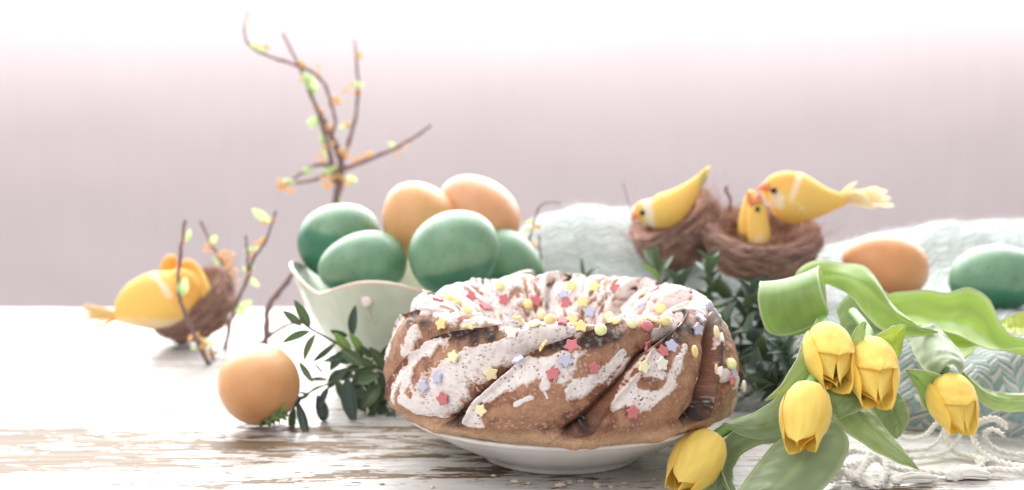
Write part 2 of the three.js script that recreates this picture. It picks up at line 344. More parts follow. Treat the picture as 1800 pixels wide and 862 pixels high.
// ---------------------------------------------------------------- sprinkles
{
  const star = (() => {
    const s = new THREE.Shape(), n = 10, pt = [];
    for (let i = 0; i < n; i++) { const a = i / n * Math.PI * 2 + Math.PI / 2, r = i % 2 ? 0.00205 : 0.00365; pt.push([Math.cos(a) * r, Math.sin(a) * r]); }
    const mid = (a, b, q) => [lerp(a[0], b[0], q), lerp(a[1], b[1], q)];
    for (let i = 0; i < n; i++) { const a = pt[(i + n - 1) % n], b = pt[i], c = pt[(i + 1) % n], q = i % 2 ? 0.18 : 0.36, e = mid(b, a, q), f = mid(b, c, q); if (!i) s.moveTo(...e); else s.lineTo(...e); s.quadraticCurveTo(b[0], b[1], ...f); }
    s.closePath();
    const g = new THREE.ExtrudeGeometry(s, { depth: 0.0007, bevelEnabled: true, bevelThickness: 0.0005, bevelSize: 0.0004, bevelSegments: 3, curveSegments: 3 });
    g.translate(0, 0, -0.00035); g.rotateX(Math.PI / 2); g.deleteAttribute('uv'); return g;
  })();
  const bead = blob(V(0, 0, 0), 0.0031, 0.0027, 0.0031, 18, 0.05, 3);
  const disc = blob(V(0, 0, 0), 0.0036, 0.0012, 0.0030, 18, 0.08, 9);
  const tint = { red: [0.55, 0.17, 0.185], yellow: [0.86, 0.70, 0.32], cream: [0.87, 0.77, 0.48], blue: [0.50, 0.50, 0.65], white: [0.82, 0.76, 0.70], green: [0.78, 0.80, 0.42] };
  const sugar = dataTex(128, 128, (x, y) => { const k = 0.5 + 0.3 * n2(x / 3, y / 3) + 0.2 * n2(x / 1.5 + 9, y / 1.5); return [k, k, k]; });
  const mats = Object.fromEntries(Object.entries(tint).map(([k, c]) => [k, std({ color: new THREE.Color().setRGB(...c), roughness: 0.6, sheen: 0.2, sheenRoughness: 0.6 })]));
  const word = { s: ['star', 'star_sprinkle'], b: ['bead', 'sugar_bead'], d: ['disc', 'sugar_disc'] };
  const R = rng(77);
  // kind, colour, place in the photograph, lean towards the eye, description
  const list = [
    ['s', 'red', 769, 532, 0, 'flat red star sprinkle at the left end of the cake crown beside a yellow bead'],
    ['b', 'yellow', 787, 528, 0, 'round yellow bead at the left end of the crown beside a flat red star'],
    ['d', 'yellow', 800, 531, 0, 'thin yellow disc touching the right side of the leftmost yellow bead on the crown'],
    ['d', 'yellow', 819, 547, 0, 'yellow oval disc lying flat left of the dark groove on the left crown'],
    ['s', 'red', 825, 526, 0.3, 'red star behind the left crown between the yellow bead and the green bead'],
    ['s', 'red', 848, 543, 0.1, 'red star in the icing right of the flat yellow disc on left crown'],
    ['s', 'red', 884, 533, 0.5, 'upright red star below the pale green bead at the back of the crown'],
    ['b', 'green', 879, 510, 0, 'pale green bead on the back rim just in front of the scalloped bowl'],
    ['b', 'yellow', 928, 539, 0, 'yellow bead in the cake funnel left of a leaning red star'],
    ['s', 'red', 941, 532, 0.5, 'red star leaning on the right side of a yellow bead in the funnel'],
    ['s', 'yellow', 779, 570, 0.2, 'yellow star on the left shoulder of the cake above the bare brown patch'],
    ['s', 'yellow', 824, 577, 0, 'yellow star on the left front rim where the dark ridge begins'],
    ['s', 'red', 721, 572, -1, 'red star seen edge on at the upper left outline of the cake'],
    ['s', 'red', 707, 611, -1, 'red star seen edge on halfway down the left outline of the cake'],
    ['s', 'cream', 801, 629, 0, 'pale yellow star in the porous icing on the left flank of the cake'],
    ['s', 'blue', 774, 665, 0, 'upper right one of two pale blue stars on the left flank'],
    ['s', 'blue', 750, 678, 0, 'lower left one of two pale blue stars on the left flank'],
    ['s', 'red', 781, 700, 0, 'red star low on the left flank above the first dark wedge'],
    ['s', 'cream', 864, 657, 0, 'pale yellow star on the thick icing stroke left of the cake centre'],
    ['s', 'cream', 845, 720, 0, 'yellow star at the bottom tip of the thick icing stroke'],
    ['s', 'white', 899, 587, 0, 'white star hanging on the front rim over the dark burnt ridge'],
    ['s', 'yellow', 907, 569, 0, 'pale yellow star lying on the rim just above the white star'],
    ['d', 'cream', 868, 557, 0, 'pale cream disc in the icing behind the front rim left of centre'],
    ['b', 'cream', 952, 557, 0, 'cream bead behind the front rim, beyond the yellow bead at centre'],
    ['b', 'yellow', 966, 572, 0, 'yellow bead on the front rim right of a pale disc at centre'],
    ['d', 'cream', 941, 576, 0, 'pale oval disc on the front rim left of the central yellow bead'],
    ['s', 'red', 989, 573, 0.15, 'red star on the front rim right of the central yellow bead'],
    ['s', 'yellow', 958, 608, 0, 'yellow star standing below the dark rim at the centre of the front'],
    ['s', 'blue', 914, 636, 0, 'faint blue star half sunk in the thick icing left of centre'],
    ['s', 'blue', 992, 635, 0, 'blue star on the front between two red stars, one above, one below'],
    ['s', 'red', 972, 657, 0, 'red star below left of the blue star on the cake front'],
    ['s', 'red', 1007, 609, 0, 'red star above the blue star on the cake front'],
    ['s', 'red', 998, 537, 0.5, 'large red star in the funnel left of a yellow star'],
    ['s', 'yellow', 1007, 508, 0.5, 'yellow star on the back rim, left of another yellow star'],
    ['s', 'blue', 990, 523, 0.3, 'bluish star at the back rim behind the large red star'],
    ['s', 'yellow', 1025, 535, 0.5, 'yellow star in the funnel right of the large red star'],
    ['s', 'yellow', 1046, 508, 0.4, 'yellow star on the back rim left of the back red star'],
    ['s', 'red', 1083, 511, 0.5, 'red star standing on the back rim left of the pale bead'],
    ['b', 'green', 1107, 509, 0, 'pale yellow green bead standing on the back rim by the red star'],
    ['s', 'cream', 1134, 518, 0, 'pale yellow star lying on the back rim right of the pale bead'],
    ['s', 'red', 1154, 513, 0, 'small red star peeping out on the back rim near white disc'],
    ['d', 'white', 1173, 510, 0, 'white oval disc on the right back rim'],
    ['d', 'cream', 1192, 516, 0.2, 'cream oval disc tilted at the right end of the back rim'],
    ['b', 'cream', 1064, 558, 0, 'cream bead beside the bare diagonal stripe in the funnel'],
    ['d', 'yellow', 1078, 568, 0.5, 'yellow disc leaning just right of the cream bead in the funnel'],
    ['s', 'yellow', 1010, 567, 0.2, 'yellow star behind the front rim right of centre, upper of two'],
    ['s', 'yellow', 1021, 577, 0.1, 'yellow star behind the front rim right of centre, lower of two'],
    ['b', 'cream', 1111, 573, 0, 'cream bead behind the front rim above the right dark ridge'],
    ['b', 'green', 1055, 584, 0, 'pale green bead on the front rim at the start of the right dark ridge'],
    ['b', 'yellow', 1163, 569, 0, 'deep yellow bead on the right crown'],
    ['d', 'yellow', 1160, 542, 0.5, 'yellow oval disc standing in the white icing of the right crown'],
    ['d', 'blue', 1130, 537, 0, 'faint blue disc sunk in the icing at the back right'],
    ['s', 'blue', 1036, 550, 0.2, 'faint blue star in the funnel under the yellow star'],
    ['d', 'cream', 1144, 562, 0, 'long cream disc lying left of the deep yellow bead'],
    ['s', 'red', 1154, 592, 0, 'topmost of three red stars on the right shoulder of the cake'],
    ['s', 'red', 1138, 609, 0, 'leftmost of three red stars on the right shoulder of the cake'],
    ['s', 'red', 1164, 619, 0, 'pinkish red star touching the blue star on the right shoulder'],
    ['s', 'blue', 1178, 611, 0, 'blue star right of three red stars on the right shoulder'],
    ['d', 'red', 1138, 575, 0, 'thin red disc lying on the right front rim'],
    ['s', 'cream', 1127, 646, 0, 'pale yellow star left of the white star on the right flank'],
    ['s', 'white', 1161, 640, 0, 'white star on the right flank under the pinkish red star'],
    ['s', 'red', 1109, 724, 0, 'red star at the lower edge of the icing on the right front'],
    ['s', 'red', 1045, 646, 0, 'red star alone on the bare brown flank right of centre'],
    ['s', 'blue', 1230, 561, 0.1, 'upper of two lavender stars at the top of the right groove'],
    ['s', 'blue', 1224, 580, 0.1, 'lower of two lavender stars at the top of the right groove'],
    ['d', 'blue', 1239, 543, -1, 'lavender disc seen edge on at the upper right corner of the cake'],
    ['d', 'yellow', 1215, 621, -1, 'yellow oval disc wedged in the dark groove on the right'],
    ['d', 'cream', 1263, 592, -1, 'cream disc seen edge on at the right outline of the cake'],
    ['d', 'yellow', 1257, 645, -1, 'yellow oval disc on the icing of the rightmost flute'],
    ['b', 'green', 1279, 642, 0, 'pale green bead on the right outline above the blue and red stars'],
    ['s', 'blue', 1286, 658, 0, 'bluish star at the right outline under the green bead'],
    ['s', 'red', 1279, 670, -1, 'red star at the right outline under the bluish star'],
    ['d', 'white', 1297, 677, -1, 'cream white disc near the burnt tip at the far right of the cake'],
  ];
  const toEye = V();
  for (const [kind, col, px, py, lean, label] of list) {
    const h = hit(px, py), lift = ICING(h);
    toEye.copy(EYE).sub(h.p).normalize();
    const n = h.n.clone(); if (n.dot(V(h.p.x - CX, 0.03, h.p.z)) < 0 && h.v < 0.6) n.negate(); if (n.y < 0 && h.v > 0.55) n.negate();
    if (lean < 0) n.set(0.9, 0.15, 0.3).normalize();
    n.lerp(toEye, Math.max(0, lean) + 0.06).addScaledVector(V(R() - 0.5, R() - 0.5, R() - 0.5), 0.22).normalize();
    const up = { s: 0.0009, b: 0.0019, d: 0.0008 }[kind];
    const m = shade(new THREE.Mesh(kind === 's' ? star : kind === 'b' ? bead : disc, mats[col]));
    m.name = numbered(word[kind][1]); tag(m, label, 'sprinkle', 'sugar sprinkles on the ring cake');
    m.position.copy(h.p).addScaledVector(h.n.dot(n) < 0 ? h.n.clone().negate() : h.n, lift + up + (lean > 0 ? lean * 0.0016 : lean < 0 ? 0.0015 : 0));
    m.quaternion.setFromUnitVectors(V(0, 1, 0), n).multiply(new THREE.Quaternion().setFromAxisAngle(V(0, 1, 0), R() * 6.28));
    const k = 0.86 + 0.14 * R(); m.scale.setScalar(k);
    scene.add(m);
  }
  // crumbs on the table in front of the plate
  const cm = std({ color: new THREE.Color().setRGB(0.72, 0.60, 0.48), roughness: 0.8 });
  const crumbsAt = [[905, 849, 1.7], [930, 852, 1.3], [985, 856, 2.0], [1003, 851, 1.6], [1022, 848, 1.4], [1050, 856, 2.0], [1075, 858, 1.2], [868, 838, 1.1], [1150, 845, 1.3], [1098, 851, 1.1], [760, 858, 1.1], [670, 852, 1.2]];
  crumbsAt.forEach(([px, py, r], i) => {
    const p = PY(px, py, 0), rr = r / 1000;
    const m = shade(new THREE.Mesh(blob(V(0, 0, 0), rr * 1.35, rr * 0.5, rr, 9, 0.7, i * 3.1), cm)); m.name = numbered('crumb'); m.position.set(p.x, rr * 0.4, p.z); m.rotation.y = i * 1.7;
    scene.add(tag(m, 'pale pastry crumb lying on the worn table in front of the plate', 'crumb', 'pastry crumbs before the plate'));
  });
}

// ---------------------------------------------------------------- egg bowl and eggs
const BOWL = V((731 - 900) / FPX * 0.96, 0, -0.172);
{
  const t = thing('bowl', 'pale green ceramic bowl with scalloped rim, piled with dyed eggs', 'bowl', BOWL.clone());
  const RIM = 0.0765, TH = 0.0025, peak = -13.5 * Math.PI / 180;
  const rimH = (th) => { const q = 5 * (th - peak) / 2, k = Math.abs(Math.cos(q)); return 0.0690 + 0.0060 * (0.25 * Math.cos(2 * q) + 0.75 * (Math.pow(k, 1.25) * 2 - 1)); };
  const rad = (y) => 0.034 + (RIM - 0.034) * Math.pow(clamp(y / 0.066, 0, 1.15), 0.62);
  const C = (y, th, edge) => { const w = 0.03 * n2(th * 6, y * 60); const k = edge; return [lerp(0.52 + w, 0.64, k), lerp(0.605 + w, 0.54, k), lerp(0.49 + w, 0.46, k)]; };
  const prof = 60, NU = 260;
  const g = grid(NU, prof * 2 + 8, (u, v, i, j) => {
    const th = u * Math.PI * 2, top = rimH(th); let y, r, e = 0;
    if (j <= prof) { const q = j / prof; y = top * q; r = rad(y) - (q < 0.06 ? 0.003 * (1 - q / 0.06) : 0); e = sstep(q, 0.965, 1.0); }
    else if (j < prof + 8) { const a = (j - prof) / 8 * Math.PI; y = top + Math.sin(a) * TH * 0.5; r = rad(top) - TH * 0.5 + Math.cos(a) * TH * 0.5; e = 1; }
    else { const q = 1 - (j - prof - 8) / prof; y = 0.006 + (top - 0.006) * q; r = Math.max(0.0005, (rad(y) - TH) * (q < 0.12 ? q / 0.12 : 1)); }
    return { p: V(BOWL.x + Math.sin(th) * r, y, BOWL.z + Math.cos(th) * r), c: C(y, th, e) };
  });
  seamFix(g, NU, prof * 2 + 8);
  M.glaze = std({ vertexColors: true, roughness: 0.30, clearcoat: 0.5, clearcoatRoughness: 0.12 });
  part(t, 'bowl_body', g, M.glaze);
  const foot = new THREE.LatheGeometry([[0.024, 0.004], [0.026, 0.0004], [0.031, 0.0004], [0.0335, 0.004]].map((q) => new THREE.Vector2(...q)), 64); foot.translate(BOWL.x, 0, BOWL.z);
  part(t, 'foot', paint(foot, () => [0.53, 0.585, 0.495]), M.glaze);
  const dot = std({ color: new THREE.Color().setRGB(0.78, 0.70, 0.70), roughness: 0.35 }), stemM = std({ color: new THREE.Color().setRGB(0.55, 0.60, 0.515), roughness: 0.35 });
  for (let k = 0; k < 5; k++) {                            // a little raised flower under every point of the rim
    const th = peak - 0.10 + k * Math.PI * 2 / 5, y = 0.0630, at = (yy, dth, o) => V(BOWL.x + Math.sin(th + dth) * (rad(yy) + o), yy, BOWL.z + Math.cos(th + dth) * (rad(yy) + o));
    const o = blob(V(0, 0, 0), 0.0036, 0.0036, 0.0014, 14); o.rotateY(th); const q = at(y, 0, 0.0004); o.translate(q.x, q.y, q.z);
    part(t, 'flower_knob', o, dot);
    const s = [sweep([at(y - 0.004, 0, 0), at(y - 0.009, 0.01, 0.0001), at(y - 0.016, 0, -0.0004)], (v) => 0.0005 * (1 - 0.6 * v), 8, 6), sweep([at(y - 0.016, 0, -0.0003), at(y - 0.012, 0.05, 0), at(y - 0.010, 0.075, -0.0004)], (v) => 0.0006 * Math.sin(0.3 + 2.6 * v), 8, 6), sweep([at(y - 0.016, 0, -0.0003), at(y - 0.012, -0.05, 0), at(y - 0.010, -0.075, -0.0004)], (v) => 0.0006 * Math.sin(0.3 + 2.6 * v), 8, 6)];
    part(t, 'raised_stem', merged(s), stemM);
  }
}
const shellBump = dataTex(256, 256, (x, y) => { const k = 0.5 + 0.28 * n2(x / 2.6, y / 2.6) + 0.2 * n2(x / 6, y / 6); return [k, k, k]; });
shellBump.repeat.set(5, 4);
const eggMat = std({ vertexColors: true, roughness: 0.42, clearcoat: 0.12, clearcoatRoughness: 0.3, bumpMap: shellBump, bumpScale: 0.00012 });
function egg(label, px, py, z, axis, len, wid, col, seed) {
  const c = P(px, py, z), pr = [];
  for (let i = 0; i <= 72; i++) { const a = Math.PI * i / 72, k = 1 + 0.13 * Math.cos(a); pr.push(new THREE.Vector2(Math.max(1e-5, Math.sin(a) * wid / 2 * k), -Math.cos(a) * len / 2)); }
  const g = new THREE.LatheGeometry(pr, 96);
  g.applyQuaternion(new THREE.Quaternion().setFromUnitVectors(V(0, 1, 0), axis.clone().normalize()));
  paint(g, (v) => {
    const x = v.x * 40, y = v.y * 40, w = v.z * 40, mott = fbm3(x * 1.6 + seed, y * 1.6, w * 1.6, 4), speck = sstep(n3(x * 7 + seed, y * 7, w * 7), 0.72, 0.9);
    if (col === 'green') {
      const band = sstep(v.y + 0.25 * v.x * Math.sin(seed) + 0.001 * mott, -0.004 + 0.008 * Math.sin(seed * 2), 0.0005 + 0.008 * Math.sin(seed * 2)), k = 1 + 0.24 * mott - 0.34 * speck;
      return [lerp(0.040, 0.140, band) * k, lerp(0.175, 0.270, band) * k, lerp(0.100, 0.165, band) * k];
    }
    const k = 1 + 0.10 * mott - 0.10 * speck;
    return (col === 'tan' ? [0.70, 0.36, 0.155] : col === 'peach' ? [0.68, 0.33, 0.17] : [0.66, 0.29, 0.12]).map((q) => q * k);
  });
  const m = shade(new THREE.Mesh(g, eggMat)); m.name = numbered('egg'); m.position.copy(c);
  scene.add(tag(m, label, 'egg', 'dyed easter eggs'));
  return m;
}
egg('green egg lying at the back left of the scalloped bowl', 597, 421, -0.186, V(0.80, 0.45, 0.2), 0.0555, 0.0470, 'green', 1);
egg('green egg lying at the front left of the bowl, two-toned', 637, 466, -0.133, V(-1, -0.12, 0.25), 0.0545, 0.0405, 'green', 2.4);
egg('pale tan egg standing at the top of the bowl behind the largest green egg', 737, 388, -0.168, V(-0.45, 0.75, 0.25), 0.0530, 0.0475, 'tan', 3);
egg('peach coloured egg at the back right of the bowl, highest of the pile', 838, 379, -0.186, V(-0.55, 0.62, 0.1), 0.0580, 0.0500, 'peach', 4);
egg('large green egg at the front of the bowl right behind the cake', 801, 444, -0.117, V(0.62, 0.55, 0.35), 0.0570, 0.0515, 'green', 5.1);
egg('green egg half hidden at the right end of the bowl', 893, 466, -0.163, V(0.75, -0.55, 0.1), 0.0500, 0.0400, 'green', 6.2);
egg('brown egg standing alone on the white table left of the cake', 452, 675, -0.050, V(-0.15, 0.35, 0.9), 0.050, 0.0455, 'tan', 7);
egg('brown egg resting on the knitted blanket at the right behind tulip leaves', 1556, 468, -0.205, V(-0.95, 0.22, 0.1), 0.0585, 0.0430, 'brown', 8);
egg('green egg on the blanket cut off by the right edge of the photo', 1756, 490, -0.150, V(0.95, 0.12, 0.2), 0.0600, 0.0420, 'green', 9.3);

// ---------------------------------------------------------------- box leaves and sprigs
const leafMat = {}; 
function leafyMat(name, c, rough = 0.42, through = 0.22) {
  return leafMat[name] ??= std({ vertexColors: true, color: new THREE.Color().setRGB(...c), roughness: 0.9, clearcoat: 0.7, clearcoatRoughness: rough, transmission: through, thickness: 0, side: THREE.DoubleSide });
}
const boxDark = leafyMat('box_dark', [0.044, 0.080, 0.050], 0.36, 0.16), boxMid = leafyMat('box_mid', [0.068, 0.112, 0.050], 0.38, 0.22), boxYoung = leafyMat('box_young', [0.17, 0.28, 0.07], 0.45, 0.35), boxBlue = leafyMat('box_blue', [0.045, 0.078, 0.070], 0.34, 0.14);
function boxLeaf(w, bend, cup, tip = 1) {                  // unit leaf: base at 0, tip at y = 1, face to +z
  return grid(8, 14, (u, v) => {
    const s = u * 2 - 1, wid = w * Math.pow(Math.sin(Math.PI * Math.pow(clamp(v * 0.985 + 0.008, 0, 1), tip)), 0.72) * (1 - 0.2 * v);
    const a = bend * v, y = bend ? Math.sin(a) / bend : v, z = bend ? -(1 - Math.cos(a)) / bend : 0;
    const k = 1 - 0.22 * Math.exp(-((s / 0.10) ** 2)) * 0 + 0.35 * Math.exp(-((s / 0.09) ** 2)) + 0.10 * sstep(Math.abs(s), 0.85, 1);
    return { p: V(s * wid, y, z + cup * s * s * wid + 0.02 * Math.abs(s) * wid), c: [k, k, k * 0.9] };
  }, { flip: true });
}
const LEAF = [boxLeaf(0.20, 0.6, 0.5), boxLeaf(0.24, 0.2, 0.4), boxLeaf(0.17, -0.8, 0.4), boxLeaf(0.22, 1.2, 0.7), boxLeaf(0.13, 0.8, 0.3)];
const ROUND = [boxLeaf(0.30, 0.5, 0.5, 0.9), boxLeaf(0.33, 0.3, 0.6, 0.9), boxLeaf(0.28, 0.9, 0.4, 0.9)];
function leafAt(parent, geom, mat, base, tip, face, wide = 1, name = 'leaf') {
  const y = tip.clone().sub(base), L = y.length(); y.normalize();
  const z = face.clone().addScaledVector(y, -face.dot(y)).normalize(), x = y.clone().cross(z);
  const m = shade(new THREE.Mesh(geom, mat)); m.name = name;
  m.quaternion.setFromRotationMatrix(new THREE.Matrix4().makeBasis(x, y, z)); m.scale.set(L * wide, L, L);
  m.position.copy(base).sub(parent.position); parent.add(m); return m;
}
const twigMat = std({ color: new THREE.Color().setRGB(0.10, 0.075, 0.05), roughness: 0.8 }), greenStem = std({ color: new THREE.Color().setRGB(0.15, 0.17, 0.07), roughness: 0.6 });
{
  // the sprig that hangs out between the bowl and the cake
  const z0 = -0.075, at = (x, y, z = z0) => P(440 + x / 2.872, 500 + y / 2.872, z);
  const t = thing('boxwood_sprig', 'dark green leafy sprig hanging between the bowl and the cake, left', 'sprig', at(690, 640, -0.09), 'boxwood sprigs round the cake');
  const st = [[[[760, 470, -0.10], [600, 400, -0.085], [440, 300, -0.075], [310, 228, -0.066], [238, 178, -0.06]], 1.1], [[[640, 420, -0.088], [500, 440, -0.078], [420, 490, -0.07], [340, 525, -0.062], [250, 572, -0.055]], 0.9], [[[700, 430, -0.095], [680, 560, -0.09], [660, 640, -0.083]], 0.9], [[[560, 380, -0.085], [520, 300, -0.09], [505, 240, -0.092]], 0.6]];
  for (const [pp, r] of st) part(t, 'stem', sweep(pp.map((q) => at(...q)), (v) => r / 1000 * (1 - 0.6 * v), 20, 7), r > 1 ? twigMat : greenStem);
  const R = rng(5);
  // base, tip, near and far depth, leaf shape, tone, width
  const LL = [
    [300, 215, 232, 95, -.064, 1, 2, 1.0], [258, 210, 172, 140, -.060, 1, 2, 1.1], [300, 238, 172, 286, -.06, 1, 2, 0.9], [330, 252, 246, 372, -.058, 4, 1, 1.5], [246, 392, 308, 502, -.056, 2, 1, 1.1], [430, 297, 318, 395, -.066, 4, 0, 1.1], [318, 395, 372, 455, -.066, 4, 0, 0.8],
    [516, 262, 524, 122, -.092, 1, 3, 1.0], [490, 262, 412, 238, -.088, 1, 0, 1.1], [505, 335, 432, 255, -.076, 1, 2, 1.2], [572, 335, 506, 256, -.078, 1, 2, 1.1], [612, 372, 560, 318, -.08, 1, 1, 1.2], [700, 432, 612, 332, -.078, 1, 2, 1.15], [480, 335, 405, 425, -.076, 1, 0, 1.4], [470, 372, 362, 376, -.07, 4, 0, 1.0], [390, 482, 296, 472, -.062, 4, 0, 1.2], [400, 508, 482, 428, -.068, 1, 0, 1.3],
    [392, 520, 334, 610, -.060, 2, 3, 1.4], [338, 560, 390, 722, -.058, 3, 3, 1.15], [492, 468, 515, 692, -.066, 1, 3, 1.15], [520, 478, 634, 462, -.07, 1, 1, 1.7], [545, 492, 552, 572, -.072, 1, 0, 1.7], [656, 505, 566, 620, -.072, 1, 1, 1.5], [652, 570, 577, 742, -.074, 4, 1, 1.0], [650, 600, 694, 702, -.08, 1, 0, 1.5], [730, 638, 657, 796, -.072, 1, 1, 1.2], [722, 650, 742, 762, -.08, 1, 0, 1.2], [690, 350, 748, 272, -.096, 1, 0, 1.2], [660, 370, 722, 306, -.094, 1, 0, 1.2], [560, 372, 618, 428, -.072, 1, 1, 1.6], [600, 420, 520, 505, -.07, 1, 1, 1.7], [640, 440, 690, 530, -.078, 1, 0, 1.6], [700, 470, 640, 590, -.082, 1, 0, 1.6], [690, 560, 640, 650, -.085, 1, 0, 1.6], [460, 330, 560, 405, -.07, 1, 1, 1.3], [540, 360, 460, 398, -.07, 1, 0, 1.3], [440, 430, 400, 520, -.072, 1, 0, 1.5], [455, 440, 520, 470, -.07, 1, 0, 1.4], [620, 380, 580, 450, -.074, 0, 2, 1.2], [780, 560, 740, 690, -.088, 1, 0, 1.4], [800, 640, 850, 760, -.088, 1, 0, 1.2], [840, 660, 905, 775, -.09, 1, 0, 1.0], [770, 600, 700, 660, -.09, 1, 0, 1.4],
    [258, 568, 178, 628, -.054, 1, 3, 1.4], [236, 590, 286, 790, -.050, 2, 3, 0.95], [222, 620, 206, 742, -.052, 1, 1, 1.0], [292, 555, 238, 545, -.056, 4, 1, 1.0], [292, 548, 350, 512, -.058, 4, 1, 1.0], [300, 545, 260, 580, -.056, 1, 1, 1.2],
  ];
  const tone = [boxDark, boxMid, boxYoung, boxBlue];
  for (const [x0, y0, x1, y1, z, k, c, w] of LL) {
    const b = at(x0, y0, z - 0.002), e = at(x1, y1, z + 0.006 * (R() - 0.3)), f = V((R() - 0.5) * 0.9, 0.35 + (R() - 0.5) * 0.7, 1);
    leafAt(t, LEAF[k], tone[c === 2 ? (R() < 0.8 ? 1 : 2) : c], b, b.clone().lerp(e, 1.10), f, w * 0.74);
  }
  for (let i = 0; i < 13; i++) {                            // the crowded middle of the sprig
    const x = 430 + 290 * R(), y = 300 + 270 * R() * (0.4 + x / 900), a = 1.2 + 2.4 * (R() - 0.35), L = 80 + 70 * R(), z = -0.092 + 0.012 * R();
    leafAt(t, LEAF[R() < 0.6 ? 1 : 0], tone[R() < 0.5 ? 0 : R() < 0.5 ? 3 : 1], at(x, y, z), at(x + Math.cos(a) * L, y + Math.sin(a) * L, z + 0.006 * (R() - 0.4)), V(R() - 0.5, 0.4 * R(), 1), 0.72 + 0.2 * R());
  }
  // the little cypress tip under the egg
  const tc = thing('cypress_tip', 'small bright green feathery tip lying against the foot of the lone egg', 'sprig', at(160, 690, -0.04));
  part(tc, 'stem', sweep([at(165, 640, -0.045), at(120, 670, -0.038), at(60, 690, -0.036)], 0.0006, 10, 6), greenStem);
  for (let i = 0; i < 26; i++) {
    const q = R(), b = at(lerp(165, 60, q), lerp(640, 690, q) + 12 * (R() - 0.5), -0.040 + 0.006 * R()), a = -2.9 + 3.6 * R() , L = 22 + 28 * R();
    const e = at(lerp(165, 60, q) + Math.cos(a + 1.4) * L * 1.1 - 8, lerp(640, 690, q) + Math.sin(a + 1.4) * L, -0.036 + 0.006 * R());
    if (e.y < 0.001) e.y = 0.001;
    leafAt(tc, LEAF[4], R() < 0.6 ? boxYoung : boxMid, b, e, V(R() - 0.5, 0.5, 1), 1.4);
  }
}
{
  // upright box sprigs on the right, between the cake, the nests and the tulips
  const tone = [boxDark, boxMid, boxYoung, boxBlue], R = rng(21);
  function sprig(label, pts, n, len, mix, shapes = ROUND) {   // pts: photograph x, y and depth, root first
    const c = pts.map(([x, y, z]) => P(x, y, z)), t = thing('boxwood_sprig', label, 'sprig', c[0].clone(), 'boxwood sprigs round the cake'), F = frames(c, n);
    part(t, 'stem', sweep(c, (v) => 0.0010 * (1 - 0.55 * v), 16, 6), R() < 0.5 ? twigMat : greenStem);
    for (let i = 0; i <= n; i++) {
      const v = i / n, k = i % 2 ? Math.PI / 2 : 0, L = len * 1.2 * (0.75 + 0.5 * R()) * (v > 0.9 ? 0.75 : 1);
      for (const s of [0, Math.PI]) {
        const a = k + s + 0.4 * (R() - 0.5) + 0.6, out = F.N[i].clone().multiplyScalar(Math.cos(a)).addScaledVector(F.B[i], Math.sin(a));
        const up = 0.35 + 0.9 * v + 0.3 * R(), dir = out.clone().addScaledVector(F.T[i], up).normalize(), face = F.T[i].clone().addScaledVector(out, -0.5);
        const b = F.P[i].clone().addScaledVector(F.T[i], 0.001 * R());
        leafAt(t, shapes[Math.floor(R() * 3)], tone[mix[Math.floor(R() * mix.length)]], b, b.clone().addScaledVector(dir, L), face.addScaledVector(V(0, 0, 1), 0.3), 0.95 + 0.2 * R());
      }
    }
  }
  sprig('two-leaved green sprig tip standing behind the cake against the blanket', [[1035, 600, -0.16], [1032, 540, -0.165], [1030, 500, -0.168]], 2, 0.0165, [1, 1, 2], LEAF);
  sprig('blurred light green sprig before the left-facing bird nest', [[1185, 610, -0.150], [1165, 530, -0.158], [1155, 472, -0.160]], 5, 0.0155, [1, 2, 1, 1], LEAF);
  sprig('upright sprig with small fresh leaves between the two nests', [[1255, 620, -0.125], [1248, 540, -0.132], [1247, 470, -0.138]], 8, 0.0125, [1, 0, 2, 1]);
  sprig('dark sprig right behind the upper right corner of the cake', [[1215, 640, -0.110], [1205, 560, -0.12], [1190, 500, -0.13]], 6, 0.0150, [0, 0, 1]);
  sprig('dark round-leaved sprig leaning right under the larger nest', [[1300, 640, -0.105], [1306, 570, -0.11], [1322, 515, -0.115]], 7, 0.0150, [0, 0, 1, 3]);
  sprig('round-leaved sprig beside the burnt right edge of the cake', [[1330, 690, -0.085], [1290, 620, -0.09], [1268, 572, -0.094]], 7, 0.0150, [0, 1, 0]);
  sprig('dark sprig under the curled tulip leaf, leaves pointing left', [[1395, 690, -0.070], [1360, 640, -0.075], [1322, 590, -0.08]], 8, 0.0145, [0, 0, 3, 1]);
  sprig('dark sprig ending below the curled tulip leaf beside the tulip', [[1385, 700, -0.060], [1390, 650, -0.06], [1378, 606, -0.058]], 8, 0.0120, [0, 0, 3]);
  sprig('low dark sprig on the blanket right of the cake foot', [[1400, 705, -0.060], [1372, 680, -0.06], [1335, 655, -0.06]], 7, 0.0140, [0, 3, 1]);
  sprig('dark sprig in the shade directly under the larger nest', [[1345, 640, -0.12], [1352, 570, -0.125], [1350, 520, -0.13]], 7, 0.0145, [0, 0, 3]);
  sprig('sprig running left in front of the larger nest', [[1360, 600, -0.13], [1310, 540, -0.14], [1262, 505, -0.15]], 7, 0.0130, [0, 1, 3]);
  sprig('low sprig behind the back rim of the cake', [[1210, 590, -0.15], [1150, 545, -0.15], [1085, 520, -0.15]], 6, 0.0120, [1, 0, 2]);
}

